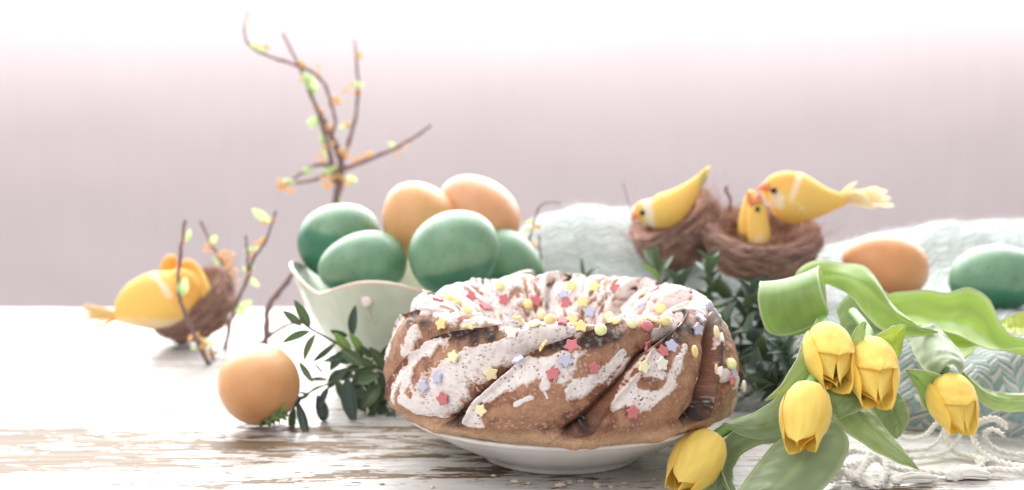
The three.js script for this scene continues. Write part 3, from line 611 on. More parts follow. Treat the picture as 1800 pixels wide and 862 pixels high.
// ---------------------------------------------------------------- blossoming twigs
const bark = std({ color: new THREE.Color().setRGB(0.20, 0.125, 0.115), roughness: 0.85 }), blossomMat = std({ color: new THREE.Color().setRGB(0.88, 0.60, 0.28), roughness: 0.95, transmission: 0.45, thickness: 0 }), freshLeaf = leafyMat('fresh', [0.50, 0.64, 0.34], 0.5, 0.5);
const FRESH = [boxLeaf(0.26, 0.7, 0.4), boxLeaf(0.22, -0.5, 0.3), boxLeaf(0.30, 0.3, 0.6)];
function twigThing(name, label, group, mapXY, lines, leaves, buds, seed) {
  const R = rng(seed), first = lines[0][0], t = thing(name, label, 'branch', P(...mapXY(first[0][0], first[0][1]), first[0][2]), group);
  lines.forEach(([pp, r0, r1], i) => {
    const w = curve(pp.map(([x, y, z]) => P(...mapXY(x, y), z)), pp.length * 5).map((p, k, arr) => k && k < arr.length - 1 ? p.add(V(R() - 0.5, R() - 0.5, R() - 0.5).multiplyScalar(0.0009)) : p);
    part(t, i ? 'twig' : 'stem', sweep(w, (v) => lerp(r0, r1, v) / 1000 * (1 + 0.12 * Math.sin(v * 40 + i)), w.length * 2, 7), bark);
  });
  for (const [x0, y0, x1, y1, z] of leaves) leafAt(t, FRESH[Math.floor(R() * 3)], freshLeaf, P(...mapXY(x0, y0), z), P(...mapXY(x1, y1), z + 0.006 * (R() - 0.3)), V((R() - 0.5), 0.4 * (R() - 0.5), 1), 0.85 + 0.4 * R());
  for (const [x, y, z, n] of buds) {
    const g = [], c = P(...mapXY(x, y), z);
    for (let k = 0; k < n; k++) { const r = 0.0009 + 0.0009 * R(); g.push(blob(c.clone().add(V(R() - 0.5, R() - 0.5, R() - 0.5).multiplyScalar(0.0075)), r * 1.2, r, r, 8, 0.25, R() * 9)); }
    part(t, 'blossom', merged(g), blossomMat);
  }
}
{
  const m = (x, y) => [400 + x / 2.33, y / 2.33], z = -0.36;
  twigThing('flowering_branch', 'tall bare branch with orange buds standing behind the egg bowl', undefined, m, [
    [[[420, 1480, z], [425, 1150, z], [438, 862, z], [455, 760, z], [462, 660, z], [425, 560, z - .005], [385, 480, z], [350, 410, z + .004], [300, 285, z], [225, 135, z - .01]], 4.4, 0.8],
    [[[440, 745, z], [425, 660, z + .006], [408, 590, z + .01], [372, 470, z + .01]], 2.6, 1.4],
    [[[308, 278, z], [270, 262, z], [170, 230, z + .005], [82, 178, z + .01], [68, 115, z + .01], [85, 38, z + .01]], 1.5, 0.5],
    [[[305, 275, z], [355, 300, z + .005], [400, 352, z + .01], [425, 430, z + .01], [440, 500, z + .008], [428, 560, z]], 1.3, 1.2],
    [[[462, 670, z], [490, 600, z - .005], [518, 505, z - .01], [534, 380, z - .012], [526, 220, z - .015], [518, 160, z - .02]], 2.0, 0.6],
    [[[456, 700, z], [560, 660, z + .01], [680, 610, z + .02], [755, 570, z + .03], [830, 515, z + .035]], 2.0, 0.9],
    [[[445, 690, z], [372, 674, z + .01], [310, 708, z + .015], [238, 750, z + .02]], 1.6, 0.8], [[[440, 690, z], [360, 736, z + .014], [290, 748, z + .018], [200, 765, z + .02]], 1.6, 0.8],
  ], [[75, 90, 98, 84, z], [92, 172, 118, 200, z + .01], [115, 185, 150, 212, z + .01], [310, 290, 345, 370, z + .004], [325, 310, 365, 380, z + .004], [345, 350, 360, 395, z], [378, 490, 322, 505, z + .01], [372, 495, 335, 528, z + .01], [505, 512, 450, 522, z - .01], [525, 345, 560, 350, z - .01], [535, 360, 520, 335, z - .01], [385, 545, 402, 610, z + .01], [392, 560, 388, 600, z + .01], [690, 608, 655, 580, z + .02], [675, 605, 700, 612, z + .02], [345, 682, 320, 720, z + .014], [335, 690, 305, 715, z + .015], [450, 682, 390, 708, z + .01], [425, 700, 375, 718, z + .01], [485, 730, 532, 742, z], [490, 740, 525, 755, z], [245, 748, 280, 745, z + .02], [225, 740, 260, 735, z + .02], [580, 655, 610, 640, z + .01], [445, 800, 470, 835, z], [410, 590, 402, 650, z + .01]],
    [[150, 195, z + .01, 2], [305, 272, z, 4], [360, 285, z, 3], [318, 335, z, 2], [370, 445, z, 6], [432, 412, z + .01, 6], [455, 412, z + .01, 3], [525, 218, z - .015, 4], [520, 362, z - .012, 5], [492, 370, z - .012, 3], [505, 518, z - .01, 3], [422, 515, z + .008, 4], [475, 630, z, 7], [412, 592, z + .01, 3], [398, 622, z + .01, 3], [372, 655, z + .01, 3], [545, 640, z + .008, 7], [572, 632, z + .008, 4], [710, 612, z + .02, 3], [500, 662, z, 3], [205, 755, z + .02, 6], [238, 770, z + .02, 5], [395, 735, z + .012, 6], [435, 728, z + .004, 5], [470, 738, z, 6], [418, 770, z, 3]], 31);
}
{
  const m = (x, y) => [120 + x / 1.916, 350 + y / 1.916], z = -0.20;
  twigThing('budding_twig', 'budding twig forked before the left bird nest, behind the lone egg', 'budding twigs on the left', m, [
    [[[498, 640, z - .02], [486, 585, z - .015], [450, 510, z], [400, 402, z + .01], [370, 310, z + .012], [378, 180, z + .01], [393, 72, z]], 2.2, 0.9],
    [[[490, 600, z - .018], [488, 540, z - .02], [478, 505, z - .02]], 1.4, 1.0],
  ], [[398, 145, 408, 95, z], [400, 140, 418, 120, z], [372, 330, 398, 300, z + .012], [376, 325, 395, 265, z + .012], [455, 470, 490, 500, z], [432, 500, 405, 508, z]], [[372, 130, z, 3], [440, 480, z, 9], [455, 492, z, 6], [490, 510, z - .02, 3], [428, 470, z, 4]], 41);
  twigThing('budding_twig', 'forked budding twig rising right of the left bird nest', 'budding twigs on the left', m, [
    [[[520, 560, z - .06], [540, 440, z - .055], [560, 365, z - .05], [602, 270, z - .04], [625, 200, z - .04], [665, 140, z - .04], [698, 42, z - .04]], 1.8, 0.8],
    [[[602, 272, z - .04], [605, 200, z - .035], [598, 125, z - .03]], 1.1, 0.7],
  ], [[680, 78, 616, 28, z - .04], [625, 165, 585, 180, z - .04], [632, 175, 640, 150, z - .04], [605, 245, 585, 230, z - .04], [615, 262, 640, 305, z - .04], [612, 240, 625, 215, z - .04], [560, 370, 600, 392, z - .05], [575, 368, 618, 345, z - .05]], [[672, 78, z - .04, 3], [640, 148, z - .04, 5], [605, 255, z - .04, 4], [628, 180, z - .04, 2]], 42);
  twigThing('budding_twig', 'straight thin twig leaning over the rim of the left bird nest', 'budding twigs on the left', m, [
    [[[556, 400, z - .09], [555, 320, z - .085], [540, 250, z - .085], [500, 190, z - .085], [443, 76, z - .08]], 1.4, 0.8],
  ], [[478, 145, 500, 125, z - .08], [490, 200, 510, 225, z - .08], [485, 195, 500, 222, z - .08], [540, 270, 555, 295, z - .08]], [[470, 165, z - .08, 5], [515, 190, z - .08, 6], [535, 205, z - .08, 6], [545, 238, z - .08, 4], [560, 268, z - .08, 3]], 43);
  twigThing('bare_twig', 'bare brown twig bending up behind the lone egg to the bowl rim', undefined, m, [
    [[[640, 560, z - .04], [665, 475, z - .035], [672, 370, z - .03], [720, 300, z - .02], [768, 240, z - .02]], 2.6, 1.6], [[[672, 465, z - .034], [705, 442, z - .03], [790, 405, z - .02]], 1.5, 1.0], [[[660, 478, z - .03], [630, 490, z - .03]], 1.2, 0.6],
  ], [], [], 44);
}
{
  const m = (x, y) => [900 + x / 2.874, 320 + y / 2.874], z = -0.20;
  twigThing('budding_twig', 'thin leafy twig curving up right of the egg bowl', 'budding twigs behind the bowl', m, [
    [[[100, 600, z], [95, 420, z], [90, 300, z], [110, 220, z], [135, 130, z], [170, 106, z], [245, 106, z - .01]], 0.9, 0.35], [[[160, 620, z - .01], [150, 430, z - .01], [135, 270, z - .01]], 1.0, 0.6],
  ], [[115, 200, 62, 205, z], [90, 235, 62, 250, z], [85, 300, 65, 330, z], [95, 330, 78, 350, z], [85, 380, 68, 345, z], [115, 400, 130, 440, z], [150, 420, 160, 450, z]], [[128, 203, z, 2], [105, 330, z, 3]], 45);
}

// ---------------------------------------------------------------- nests and craft birds
const fibreMat = std({ vertexColors: true, roughness: 0.85 });
function nest(label, px, py, z, up, R0, H, seed, extra) {
  const c = P(px, py, z), t = thing('bird_nest', label, 'nest', c, 'small brown fibre nests'), R = rng(seed), fib = [], q = new THREE.Quaternion().setFromUnitVectors(V(0, 1, 0), up.clone().normalize());
  t.quaternion.copy(q);
  const prof = [[0.001, -0.45], [0.45, -0.44], [0.78, -0.25], [0.96, 0.10], [1.0, 0.32], [0.95, 0.47], [0.84, 0.5], [0.72, 0.36], [0.60, 0.05], [0.35, -0.18], [0.001, -0.22]].map(([r, h]) => V(r * R0, h * H, 0));
  const pc = curve(prof, 44);
  const shell = grid(60, 44, (u, v, i, j) => { const a = u * 2 * Math.PI, k = 1 + 0.10 * n3(Math.sin(a) * 2.4 + seed, v * 7, Math.cos(a) * 2.4) + 0.05 * n3(Math.sin(a) * 9, v * 26 + seed, Math.cos(a) * 9); const s = 0.7 + 0.3 * n3(Math.sin(a) * 6, v * 40, Math.cos(a) * 6 + seed); return { p: V(Math.sin(a) * pc[j].x * k, pc[j].y * k, Math.cos(a) * pc[j].x * k), c: [0.33 * s, 0.19 * s, 0.155 * s] }; });
  seamFix(shell, 60, 44);
  const sm = shade(new THREE.Mesh(shell, fibreMat)); sm.name = 'nest_bowl'; t.add(sm);
  for (let k = 0; k < 1150; k++) {                          // coarse fibres wound round the wall
    const a0 = R() * 6.283, span = (0.5 + 1.3 * R()) * (R() < 0.5 ? -1 : 1), s0 = 4 + 28 * R(), ds = (R() - 0.5) * 12, pts = [], off = 0.0002 + 0.0022 * R() * R(), wild = R() < 0.16 ? 0.007 * R() : 0;
    for (let i = 0; i <= 6; i++) { const a = a0 + span * i / 6, s = clamp(s0 + ds * i / 6 + 1.5 * (R() - 0.5), 1, 42), f = Math.floor(s), p = pc[f].clone().lerp(pc[f + 1], s - f); const kk = 1 + 0.10 * n3(Math.sin(a) * 2.4 + seed, s / 44 * 7, Math.cos(a) * 2.4), out = (f > 26 ? -1 : 1) * (off + 0.0009 * (R() - 0.4)) + (i > 4 ? wild * (i - 4) / 2 : 0); pts.push(V(Math.sin(a) * (p.x * kk + out), p.y * kk + (f > 14 ? 0.6 * Math.abs(out) : 0) + 0.0008 * (R() - 0.5), Math.cos(a) * (p.x * kk + out))); }
    const s = 0.45 + 1.0 * R(), g = sweep(pts, 0.00009 + 0.00017 * R(), 9, 3); fib.push(paint(g, () => [0.46 * s, 0.275 * s, 0.22 * s]));
  }
  for (let k = 0; k < 120; k++) {                           // stray hairs
    const a = R() * 6.283, b = V(Math.sin(a), 0.2 + 0.5 * R(), Math.cos(a)), s = b.clone().multiply(V(R0 * 0.95, H * 0.7, R0 * 0.95)), e = s.clone().addScaledVector(b, 0.006 + 0.012 * R()).add(V(R() - 0.5, R() - 0.3, R() - 0.5).multiplyScalar(0.012));
    fib.push(paint(sweep([s, s.clone().lerp(e, 0.5).add(V(R() - 0.5, R() - 0.5, R() - 0.5).multiplyScalar(0.005)), e], 0.00009, 6, 3), () => [0.42, 0.30, 0.26]));
  }
  const fm = shade(new THREE.Mesh(merged(fib), fibreMat)); fm.name = 'fibre'; fm.userData.kind = 'stuff'; t.add(fm);
  const straw = [];
  for (let k = 0; k < 40; k++) { const a = R() * 6.283, r = R0 * 0.55 * Math.sqrt(R()), p = V(Math.sin(a) * r, -0.05 * H, Math.cos(a) * r), d = V(R() - 0.5, 0.5 * R(), R() - 0.5).multiplyScalar(0.02); straw.push(sweep([p, p.clone().addScaledVector(d, 0.5).add(V(0, 0.002, 0)), p.clone().add(d)], 0.0003, 5, 4)); }
  const s2 = shade(new THREE.Mesh(merged(straw), std({ color: new THREE.Color().setRGB(0.42, 0.36, 0.16), roughness: 0.8 }))); s2.name = 'straw_lining'; s2.userData.kind = 'stuff'; t.add(s2);
  return t;
}
nest('brown fibre nest holding the kissing bird and its chick, in front of its neighbour', 1337, 440, -0.215, V(0.02, 1, 0.30), 0.0375, 0.032, 3);
nest('tilted brown fibre nest under the bird that bends down to the left', 1200, 415, -0.242, V(-0.50, 0.8, 0.20), 0.0300, 0.036, 4);
nest('tilted brown fibre nest on the left of the table below the bird seen from behind', 348, 548, -0.278, V(-0.46, 0.84, 0.30), 0.0300, 0.032, 5);
{ // little hooked twig stuck in the largest nest
  const t = thing('dry_twig', 'short hooked dry twig sticking up behind the rim of the larger nest', 'twig', P(1278, 400, -0.235));
  part(t, 'stem', sweep([P(1278, 400, -0.235), P(1282, 372, -0.235), P(1284, 350, -0.234), P(1276, 334, -0.232), P(1278, 328, -0.232)], (v) => 0.0007 + 0.0006 * v, 18, 6), bark);
  const h = thing('dry_twig', 'fine pale dry twig standing in the blanket left of the bending bird', 'twig', P(1112, 380, -0.26));
  part(h, 'stem', sweep([P(1116, 400, -0.26), P(1106, 360, -0.26), P(1095, 322, -0.26)], 0.00035, 10, 5), bark);
}
const birdMat = std({ vertexColors: true, roughness: 0.7 });
const beakMat = std({ color: new THREE.Color().setRGB(0.78, 0.27, 0.11), roughness: 0.5 }), eyeMat = std({ color: new THREE.Color().setRGB(0.012, 0.012, 0.018), roughness: 0.12 }), featherMat = std({ vertexColors: true, roughness: 0.9, transmission: 0.35, thickness: 0, side: THREE.DoubleSide });
const YEL = [0.83, 0.52, 0.125], ORA = [0.79, 0.355, 0.065], PALE = [0.86, 0.76, 0.60];
const mixc = (a, b, k) => a.map((q, i) => lerp(q, b[i], clamp(k, 0, 1)));
function loft(rows, z, colour, flat = 1) {                 // rows: photograph x, y, radius in pixels, depth offset
  const k = PXM(z), pts = rows.map(([x, y, , dz = 0]) => P(x, y, z + dz)), rr = curve(rows.map((r, i) => V(i, r[2] * k, 0)), 120);
  const c = new THREE.CatmullRomCurve3(pts, false, 'centripetal'), rc = new THREE.CatmullRomCurve3(rows.map((r) => V(r[2] * k, 0, 0)), false, 'centripetal');
  const radius = (v) => Math.max(0.0001, (() => { const f = v * (rows.length - 1), i = Math.min(rows.length - 2, Math.floor(f)), q = f - i, g = (n) => rows[clamp(n, 0, rows.length - 1)][2] * k, a = g(i - 1), b = g(i), d = g(i + 1), e = g(i + 2); return 0.5 * (2 * b + (d - a) * q + (2 * a - 5 * b + 4 * d - e) * q * q + (3 * b - a - 3 * d + e) * q * q * q); })());
  const N = 64, m = 40, F = [];
  const cc = new THREE.CatmullRomCurve3(pts, false, 'centripetal');
  for (let i = 0; i <= N; i++) F.push({ p: cc.getPoint(i / N), t: cc.getTangent(i / N) });
  const eye = V(0, 0, 1);
  const g = grid(m, N, (u, v, i, j) => {
    const a = u * 2 * Math.PI, T = F[j].t, side = eye.clone().addScaledVector(T, -eye.dot(T)).normalize(), upv = T.clone().cross(side);
    let r = radius(v);
    const p = F[j].p.clone().addScaledVector(side, Math.cos(a) * r * flat).addScaledVector(upv, Math.sin(a) * r);
    return p;
  });
  seamFix(g, m, N);
  paint(g, (p) => { const [x, y] = pix(p); return colour(x, y, p); });
  return g;
}
function feathers(t, z, base, tips, w, col0, col1) {
  for (const [x, y, dz = 0, ww = 1] of tips) {
    const b = P(base[0], base[1], z), e = P(x, y, z + dz), mid = b.clone().lerp(e, 0.55).add(V(0, 0.0018 * (dz * 100 + 0.4), 0)), dir = e.clone().sub(b).normalize(), s = V(0, 1, 0.5).addScaledVector(dir, -V(0, 1, 0.5).dot(dir)).normalize();
    const c = curve([b, mid, e], 20), g = grid(6, 20, (u, v, i, j) => { const q = u * 2 - 1, wd = w * ww * Math.pow(Math.sin(Math.PI * clamp(v * 0.94 + 0.05, 0, 1)), 0.6) * (0.45 + 0.75 * v), rag = 0.12 * n2(v * 22 + x, q * 3); return { p: c[j].clone().addScaledVector(s, q * wd * (1 + rag)).add(V(0, 0, 0.0006 * (1 - q * q))), c: mixc(col0, col1, v) }; });
    part(t, 'tail_feather', g, featherMat);
  }
}
function eyeAt(t, px, py, z, r) { part(t, 'eye', blob(P(px, py, z), r, r, r * 0.8, 14), eyeMat); }
function beak(t, pts, z, r) { part(t, 'beak', sweep(pts.map(([x, y, dz = 0]) => P(x, y, z + dz)), (v) => r * (1 - v) + 0.0002, 12, 10), beakMat); }
{
  const z = -0.205, t = thing('craft_bird', 'yellow decorative bird kissing a chick on the rim of the larger nest', 'bird ornament', P(1405, 395, z), 'yellow craft birds');
  const col = (x, y) => {
    const n = 6 * n2(x * 0.05, y * 0.05);
    let c = mixc(YEL, ORA, sstep(y + n, 345, 312) * sstep(x + n, 1420, 1392) * 0.9);
    c = mixc(c, PALE, 0.85 * (1 - sstep(Math.hypot((x - 1364) / 1.0, (y - 354) / 1.1) + n * 0.6, 10, 19)));
    c = mixc(c, PALE, 0.6 * (1 - sstep(Math.abs(x - 1404 + (y - 315) * 0.35) + n * 0.5, 2, 8)) * sstep(y, 302, 310) * (1 - sstep(y, 345, 365)));
    c = mixc(c, PALE, 0.5 * (1 - sstep(Math.abs(x - 1402 - (y - 358) * 0.9) + n * 0.6, 1, 5)) * sstep(y, 340, 350) * (1 - sstep(y, 375, 385)));
    return mixc(c, [0.80, 0.38, 0.06], 0.35 * sstep(n2(x * 0.11, y * 0.11), 0.3, 0.8) * sstep(x, 1440, 1470));
  };
  part(t, 'body', loft([[1338, 333, 1], [1346, 333, 17], [1358, 334, 29], [1374, 338, 39], [1396, 347, 45], [1418, 351, 40], [1440, 353, 30], [1460, 353, 20], [1480, 352, 12], [1500, 350, 2]], z, col, 0.85), birdMat);
  beak(t, [[1348, 328, 0.004], [1340, 329, 0.005], [1330, 333, 0.006]], z, 0.0036);
  eyeAt(t, 1360, 335, z + 0.0110, 0.0021);
  part(t, 'wing', loft([[1398, 352, 2, 0.014], [1410, 354, 16, 0.011], [1430, 353, 19, 0.007], [1455, 351, 13, 0.004], [1482, 346, 2, 0.003]], z, (x, y) => mixc(YEL, PALE, 0.25 + 0.5 * sstep(n2(x * 0.06, y * 0.2), 0.2, 0.8)), 0.35), birdMat);
  feathers(t, z, [1468, 351], [[1572, 362, 0.004], [1566, 348, 0.002], [1560, 336, -0.002], [1545, 330, -0.004, 0.8], [1500, 322, -0.004, 0.7], [1508, 318, -0.006, 0.5], [1520, 340, 0.003, 1.2], [1540, 366, 0.006], [1530, 352, 0.005, 1.3]], 0.0034, [0.86, 0.62, 0.22], [0.88, 0.82, 0.62]);
}
{
  const z = -0.196, t = thing('craft_chick', 'small yellow craft chick with open beak standing in the larger nest', 'bird ornament', P(1332, 428, z), 'yellow craft birds');
  part(t, 'body', loft([[1334, 431, 1], [1334, 428, 15], [1334, 415, 20], [1333, 395, 19], [1332, 375, 17], [1330, 360, 14], [1327, 350, 9], [1325, 345, 2]], z, (x, y) => mixc(mixc(YEL, ORA, 0.5 * sstep(y, 360, 345)), PALE, 0.55 * (1 - sstep(Math.hypot(x - 1336, y - 424), 6, 15))), 0.95), birdMat);
  beak(t, [[1324, 355, 0.002], [1317, 345, 0.003], [1314, 336, 0.004]], z, 0.0034);
  beak(t, [[1331, 352, 0.003], [1333, 344, 0.004], [1334, 338, 0.004]], z, 0.0036);
  eyeAt(t, 1332, 368, z + 0.0060, 0.0017);
  const t2 = thing('craft_chick', 'second chick hidden behind the open-beaked chick in the larger nest', 'bird ornament', P(1312, 410, -0.206), 'yellow craft birds');
  part(t2, 'body', loft([[1313, 416, 1], [1312, 410, 12], [1312, 392, 14], [1316, 370, 13], [1320, 350, 11], [1322, 338, 8], [1323, 333, 1]], -0.206, () => YEL), birdMat);
}
{
  const z = -0.214, t = thing('craft_bird', 'yellow craft bird bending head down to the left with tail raised', 'bird ornament', P(1170, 400, z), 'yellow craft birds');
  const col = (x, y) => { const n = 5 * n2(x * 0.05, y * 0.05); let c = mixc(YEL, ORA, 0.6 * sstep(1126 - x + n, -4, 8) * sstep(380 - y, 0, 20)); c = mixc(c, PALE, 0.9 * (1 - sstep(Math.abs(x - 1139 - (y - 372) * 0.15) + n * 0.4, 5, 12)) * sstep(y, 345, 356)); return mixc(c, [0.42, 0.42, 0.14], 0.8 * sstep(x, 1222, 1236)); };
  part(t, 'body', loft([[1113, 374, 1], [1118, 373, 11], [1128, 372, 19], [1140, 373, 23], [1158, 373, 29], [1176, 367, 31], [1194, 354, 25], [1212, 337, 17], [1228, 320, 11], [1240, 306, 6], [1246, 298, 1]], z, col, 0.85), birdMat);
  beak(t, [[1116, 379, 0.003], [1113, 385, 0.004], [1115, 391, 0.004]], z, 0.0026);
  eyeAt(t, 1129, 374, z + 0.0068, 0.0019);
  feathers(t, z, [1222, 326], [[1249, 291, 0, 0.8], [1244, 296, 0.002, 0.8], [1234, 300, -0.002, 0.7], [1246, 304, 0.003, 0.7]], 0.0030, [0.52, 0.5, 0.16], [0.84, 0.74, 0.34]);
}
{
  const z = -0.250, t = thing('craft_bird', 'yellow craft bird seen from behind, tail feathers spread left, on the left nest', 'bird ornament', P(280, 580, z), 'yellow craft birds');
  const col = (x, y) => { const n = 6 * n2(x * 0.04, y * 0.04); let c = mixc(YEL, ORA, 0.75 * sstep(x + n, 296, 312) * sstep(540 - y, -15, 20)); c = mixc(c, PALE, 0.75 * (1 - sstep(Math.abs((x - 286) * 0.8 - (y - 505) * 0.55) + n * 0.5, 3, 8)) * sstep(y, 478, 486) * (1 - sstep(y, 515, 530))); return mixc(c, PALE, 0.6 * sstep(y + n, 555, 572)); };
  part(t, 'body', loft([[200, 556, 1], [206, 555, 14], [220, 548, 29], [242, 538, 43], [268, 530, 50], [296, 522, 50], [316, 508, 42], [329, 495, 31], [338, 486, 19], [344, 480, 1]], z, col, 0.8), birdMat);
  const R = rng(66), tips = [];
  for (let k = 0; k < 26; k++) { const q = R(); tips.push([lerp(138, 188, R() * R()) + 20 * Math.abs(q - 0.4), lerp(532, 588, q), lerp(-0.008, 0.010, q), 0.4 + 0.7 * R()]); }
  feathers(t, z, [226, 556], tips, 0.0016, [0.78, 0.50, 0.15], [0.78, 0.62, 0.32]);
  const t3 = thing('craft_chick', 'orange chick head peeping up behind the left bird seen from behind', 'bird ornament', P(298, 480, z - 0.014), 'yellow craft birds');
  part(t3, 'body', loft([[291, 500, 1], [292, 490, 12], [294, 474, 13], [299, 461, 13], [305, 453, 8], [308, 449, 1]], z - 0.014, () => ORA), birdMat);
  const t2 = thing('craft_chick', 'small yellow chick lying in the left nest with white-tipped belly', 'bird ornament', P(350, 520, -0.255), 'yellow craft birds');
  part(t2, 'body', loft([[318, 460, 1], [322, 463, 9], [333, 471, 14], [344, 490, 17], [353, 511, 17], [360, 526, 13], [365, 534, 1]], -0.256, (x, y) => mixc(mixc(ORA, YEL, sstep(y, 465, 490)), PALE, 0.8 * sstep(x + 0.6 * y, 672, 684)), 0.9), birdMat);
}

// ---------------------------------------------------------------- knitted blanket
{
  const T = 512, cols = 4, rows = 12;
  const stitch = (x0, y0) => {
    const wr = (f) => 5 * n2(Math.sin(x0 / T * 6.2832) * 2.2 + f, Math.sin(y0 / T * 6.2832) * 2.2 + Math.cos(x0 / T * 6.2832) * 2) + 2.2 * n2(x0 / 17 + f, y0 / 17), x = (x0 + wr(0) + T) % T, y = (y0 + wr(9) + T) % T;
    const cx = x / T * cols, c = Math.floor(cx), fx = cx - c, sgn = c % 2 ? 1 : -1, yy = y / T * rows + sgn * (fx - 0.5) * 1.7, r = Math.floor(yy), fy = yy - r;
    const id = ((r % rows) + rows) % rows, prof = Math.pow(Math.max(0, Math.sin(Math.PI * fy)), 0.5) * Math.pow(Math.max(0, Math.sin(Math.PI * (0.06 + 0.88 * fx))), 0.35);
    return { id, c, prof, fy, fx, ply: 0.5 + 0.5 * Math.sin((fx * 9 + fy * 3) * 2.2) };
  };
  const colourTex = dataTex(T, T, (x, y) => {
    const s = stitch(x, y), teal = (s.id + s.c) % 2 === 0, n = 0.05 * n2(x / 6, y / 6) + 0.04 * n2(x / 2.5, y / 2.5), k = 0.88 + 0.12 * s.prof + n, soft = 0.72 + 0.28 * sstep(Math.min(s.fy, 1 - s.fy), 0, 0.3), mean = [0.805, 0.86, 0.85];
    return (teal ? [0.67, 0.785, 0.795] : [0.94, 0.93, 0.905]).map((q, i) => lerp(mean[i], q, soft * sstep(Math.min(s.fx, 1 - s.fx), -0.12, 0.10)) * k * (0.94 + 0.10 * n2(s.id * 7.3 + 0.5, s.c * 5.1)));
  }, true);
  const bumpTex = dataTex(T, T, (x, y) => { const s = stitch(x, y), k = 0.15 + 0.7 * s.prof + 0.12 * s.ply * s.prof + 0.08 * n2(x / 2.2, y / 2.2); return [k, k, k]; });
  for (const t of [colourTex, bumpTex]) t.repeat.set(1 / 0.034, 1 / 0.042);
  const mat = std({ map: colourTex, bumpMap: bumpTex, bumpScale: 0.0017, roughness: 1, transmission: 0.3, thickness: 0, sheen: 0.6, sheenRoughness: 0.6, sheenColor: new THREE.Color(1, 1, 1) });
  // profiles from the back to the front hem: [z, y] at stations along x
  const ST = [
    [-0.020, [[-.330, .000], [-.330, .012], [-.325, .026], [-.310, .040], [-.290, .044], [-.270, .040], [-.255, .030], [-.245, .020], [-.240, .012], [-.238, .006], [-.238, .003], [-.24, .001]]],
    [0.006, [[-.345, .000], [-.345, .040], [-.338, .070], [-.315, .088], [-.285, .090], [-.262, .080], [-.245, .062], [-.232, .040], [-.225, .022], [-.222, .012], [-.222, .005], [-.224, .001]]],
    [0.040, [[-.355, .000], [-.355, .050], [-.345, .085], [-.318, .106], [-.285, .106], [-.258, .092], [-.240, .072], [-.226, .050], [-.215, .030], [-.205, .016], [-.200, .006], [-.203, .001]]],
    [0.090, [[-.360, .000], [-.360, .055], [-.350, .090], [-.322, .109], [-.288, .107], [-.262, .088], [-.238, .064], [-.205, .046], [-.170, .030], [-.140, .018], [-.125, .007], [-.128, .001]]],
    [0.140, [[-.360, .000], [-.360, .055], [-.350, .088], [-.325, .104], [-.292, .100], [-.265, .074], [-.235, .050], [-.195, .040], [-.150, .030], [-.105, .022], [-.078, .008], [-.080, .001]]],
    [0.185, [[-.360, .000], [-.360, .050], [-.352, .080], [-.330, .093], [-.300, .084], [-.268, .060], [-.225, .048], [-.180, .044], [-.130, .040], [-.085, .032], [-.062, .012], [-.066, .001]]],
    [0.225, [[-.350, .000], [-.350, .040], [-.345, .062], [-.325, .074], [-.298, .068], [-.262, .054], [-.215, .049], [-.160, .047], [-.105, .046], [-.066, .038], [-.044, .014], [-.048, .001]]],
    [0.265, [[-.350, .000], [-.350, .045], [-.342, .068], [-.322, .079], [-.296, .074], [-.262, .056], [-.210, .050], [-.150, .048], [-.090, .047], [-.048, .040], [-.024, .016], [-.030, .001]]],
    [0.310, [[-.355, .000], [-.355, .050], [-.345, .078], [-.320, .091], [-.290, .085], [-.258, .062], [-.205, .051], [-.140, .049], [-.080, .048], [-.036, .041], [-.010, .018], [-.014, .001]]],
    [0.360, [[-.355, .000], [-.355, .052], [-.345, .082], [-.318, .096], [-.288, .089], [-.255, .066], [-.205, .053], [-.140, .050], [-.080, .049], [-.030, .042], [.000, .018], [-.006, .001]]],
    [0.430, [[-.355, .000], [-.355, .052], [-.345, .082], [-.318, .096], [-.288, .090], [-.255, .068], [-.205, .055], [-.140, .050], [-.080, .049], [-.028, .042], [.004, .018], [-.002, .001]]],
  ];
  const curves = ST.map(([x, pr]) => curve(pr.map(([z, y]) => V(x, y > 0.05 ? 0.05 + (y - 0.05) * 0.70 : y, z)), 160));
  const NU = 220, NV = 160, xs = ST.map((s) => s[0]);
  const F = (u, j) => {
    const x = lerp(xs[0], xs[xs.length - 1], u); let i = 0; while (i < xs.length - 2 && x > xs[i + 1]) i++;
    const q = (x - xs[i]) / (xs[i + 1] - xs[i]), g = (n) => curves[clamp(n, 0, xs.length - 1)][j], a = g(i - 1), b = g(i), c = g(i + 1), d = g(i + 2);
    const h = (A, B, C, D) => 0.5 * (2 * B + (C - A) * q + (2 * A - 5 * B + 4 * C - D) * q * q + (3 * B - A - 3 * C + D) * q * q * q);
    return V(x, h(a.y, b.y, c.y, d.y), h(a.z, b.z, c.z, d.z));
  };
  const rowLen = new Float32Array(NV + 1); for (let j = 1; j <= NV; j++) rowLen[j] = rowLen[j - 1] + curves[5][j].distanceTo(curves[5][j - 1]);
  const surf = (u, v, i, j) => {
    const p = F(u, j), k = 1 - Math.abs(2 * v - 1) ** 6, soft = sstep(v, 0.5, 0.62);
    const fold = 0.004 * n2(p.x * 14, p.z * 9) + 0.0012 * n2(p.x * 34, p.z * 30 + 7);
    const drape = 0.003 * Math.sin(p.z * 120 + p.x * 26 + 3 * n2(p.x * 7, p.z * 5)) * sstep(v, 0.62, 0.78);
    p.y = Math.max(0.0012, p.y + (fold + drape) * k * sstep(p.y, 0, 0.03)); p.z += 0.004 * n2(p.x * 22, p.y * 40) * sstep(v, 0.75, 0.9) * sstep(p.y, 0, 0.02);
    return { p, uv: [p.x + 0.012 * n2(p.x * 5, v * 4), rowLen[j] + 0.3 * p.x * sstep(p.x, 0.25, 0.4)] };
  };
  const g = grid(NU, NV, surf, { flip: false });
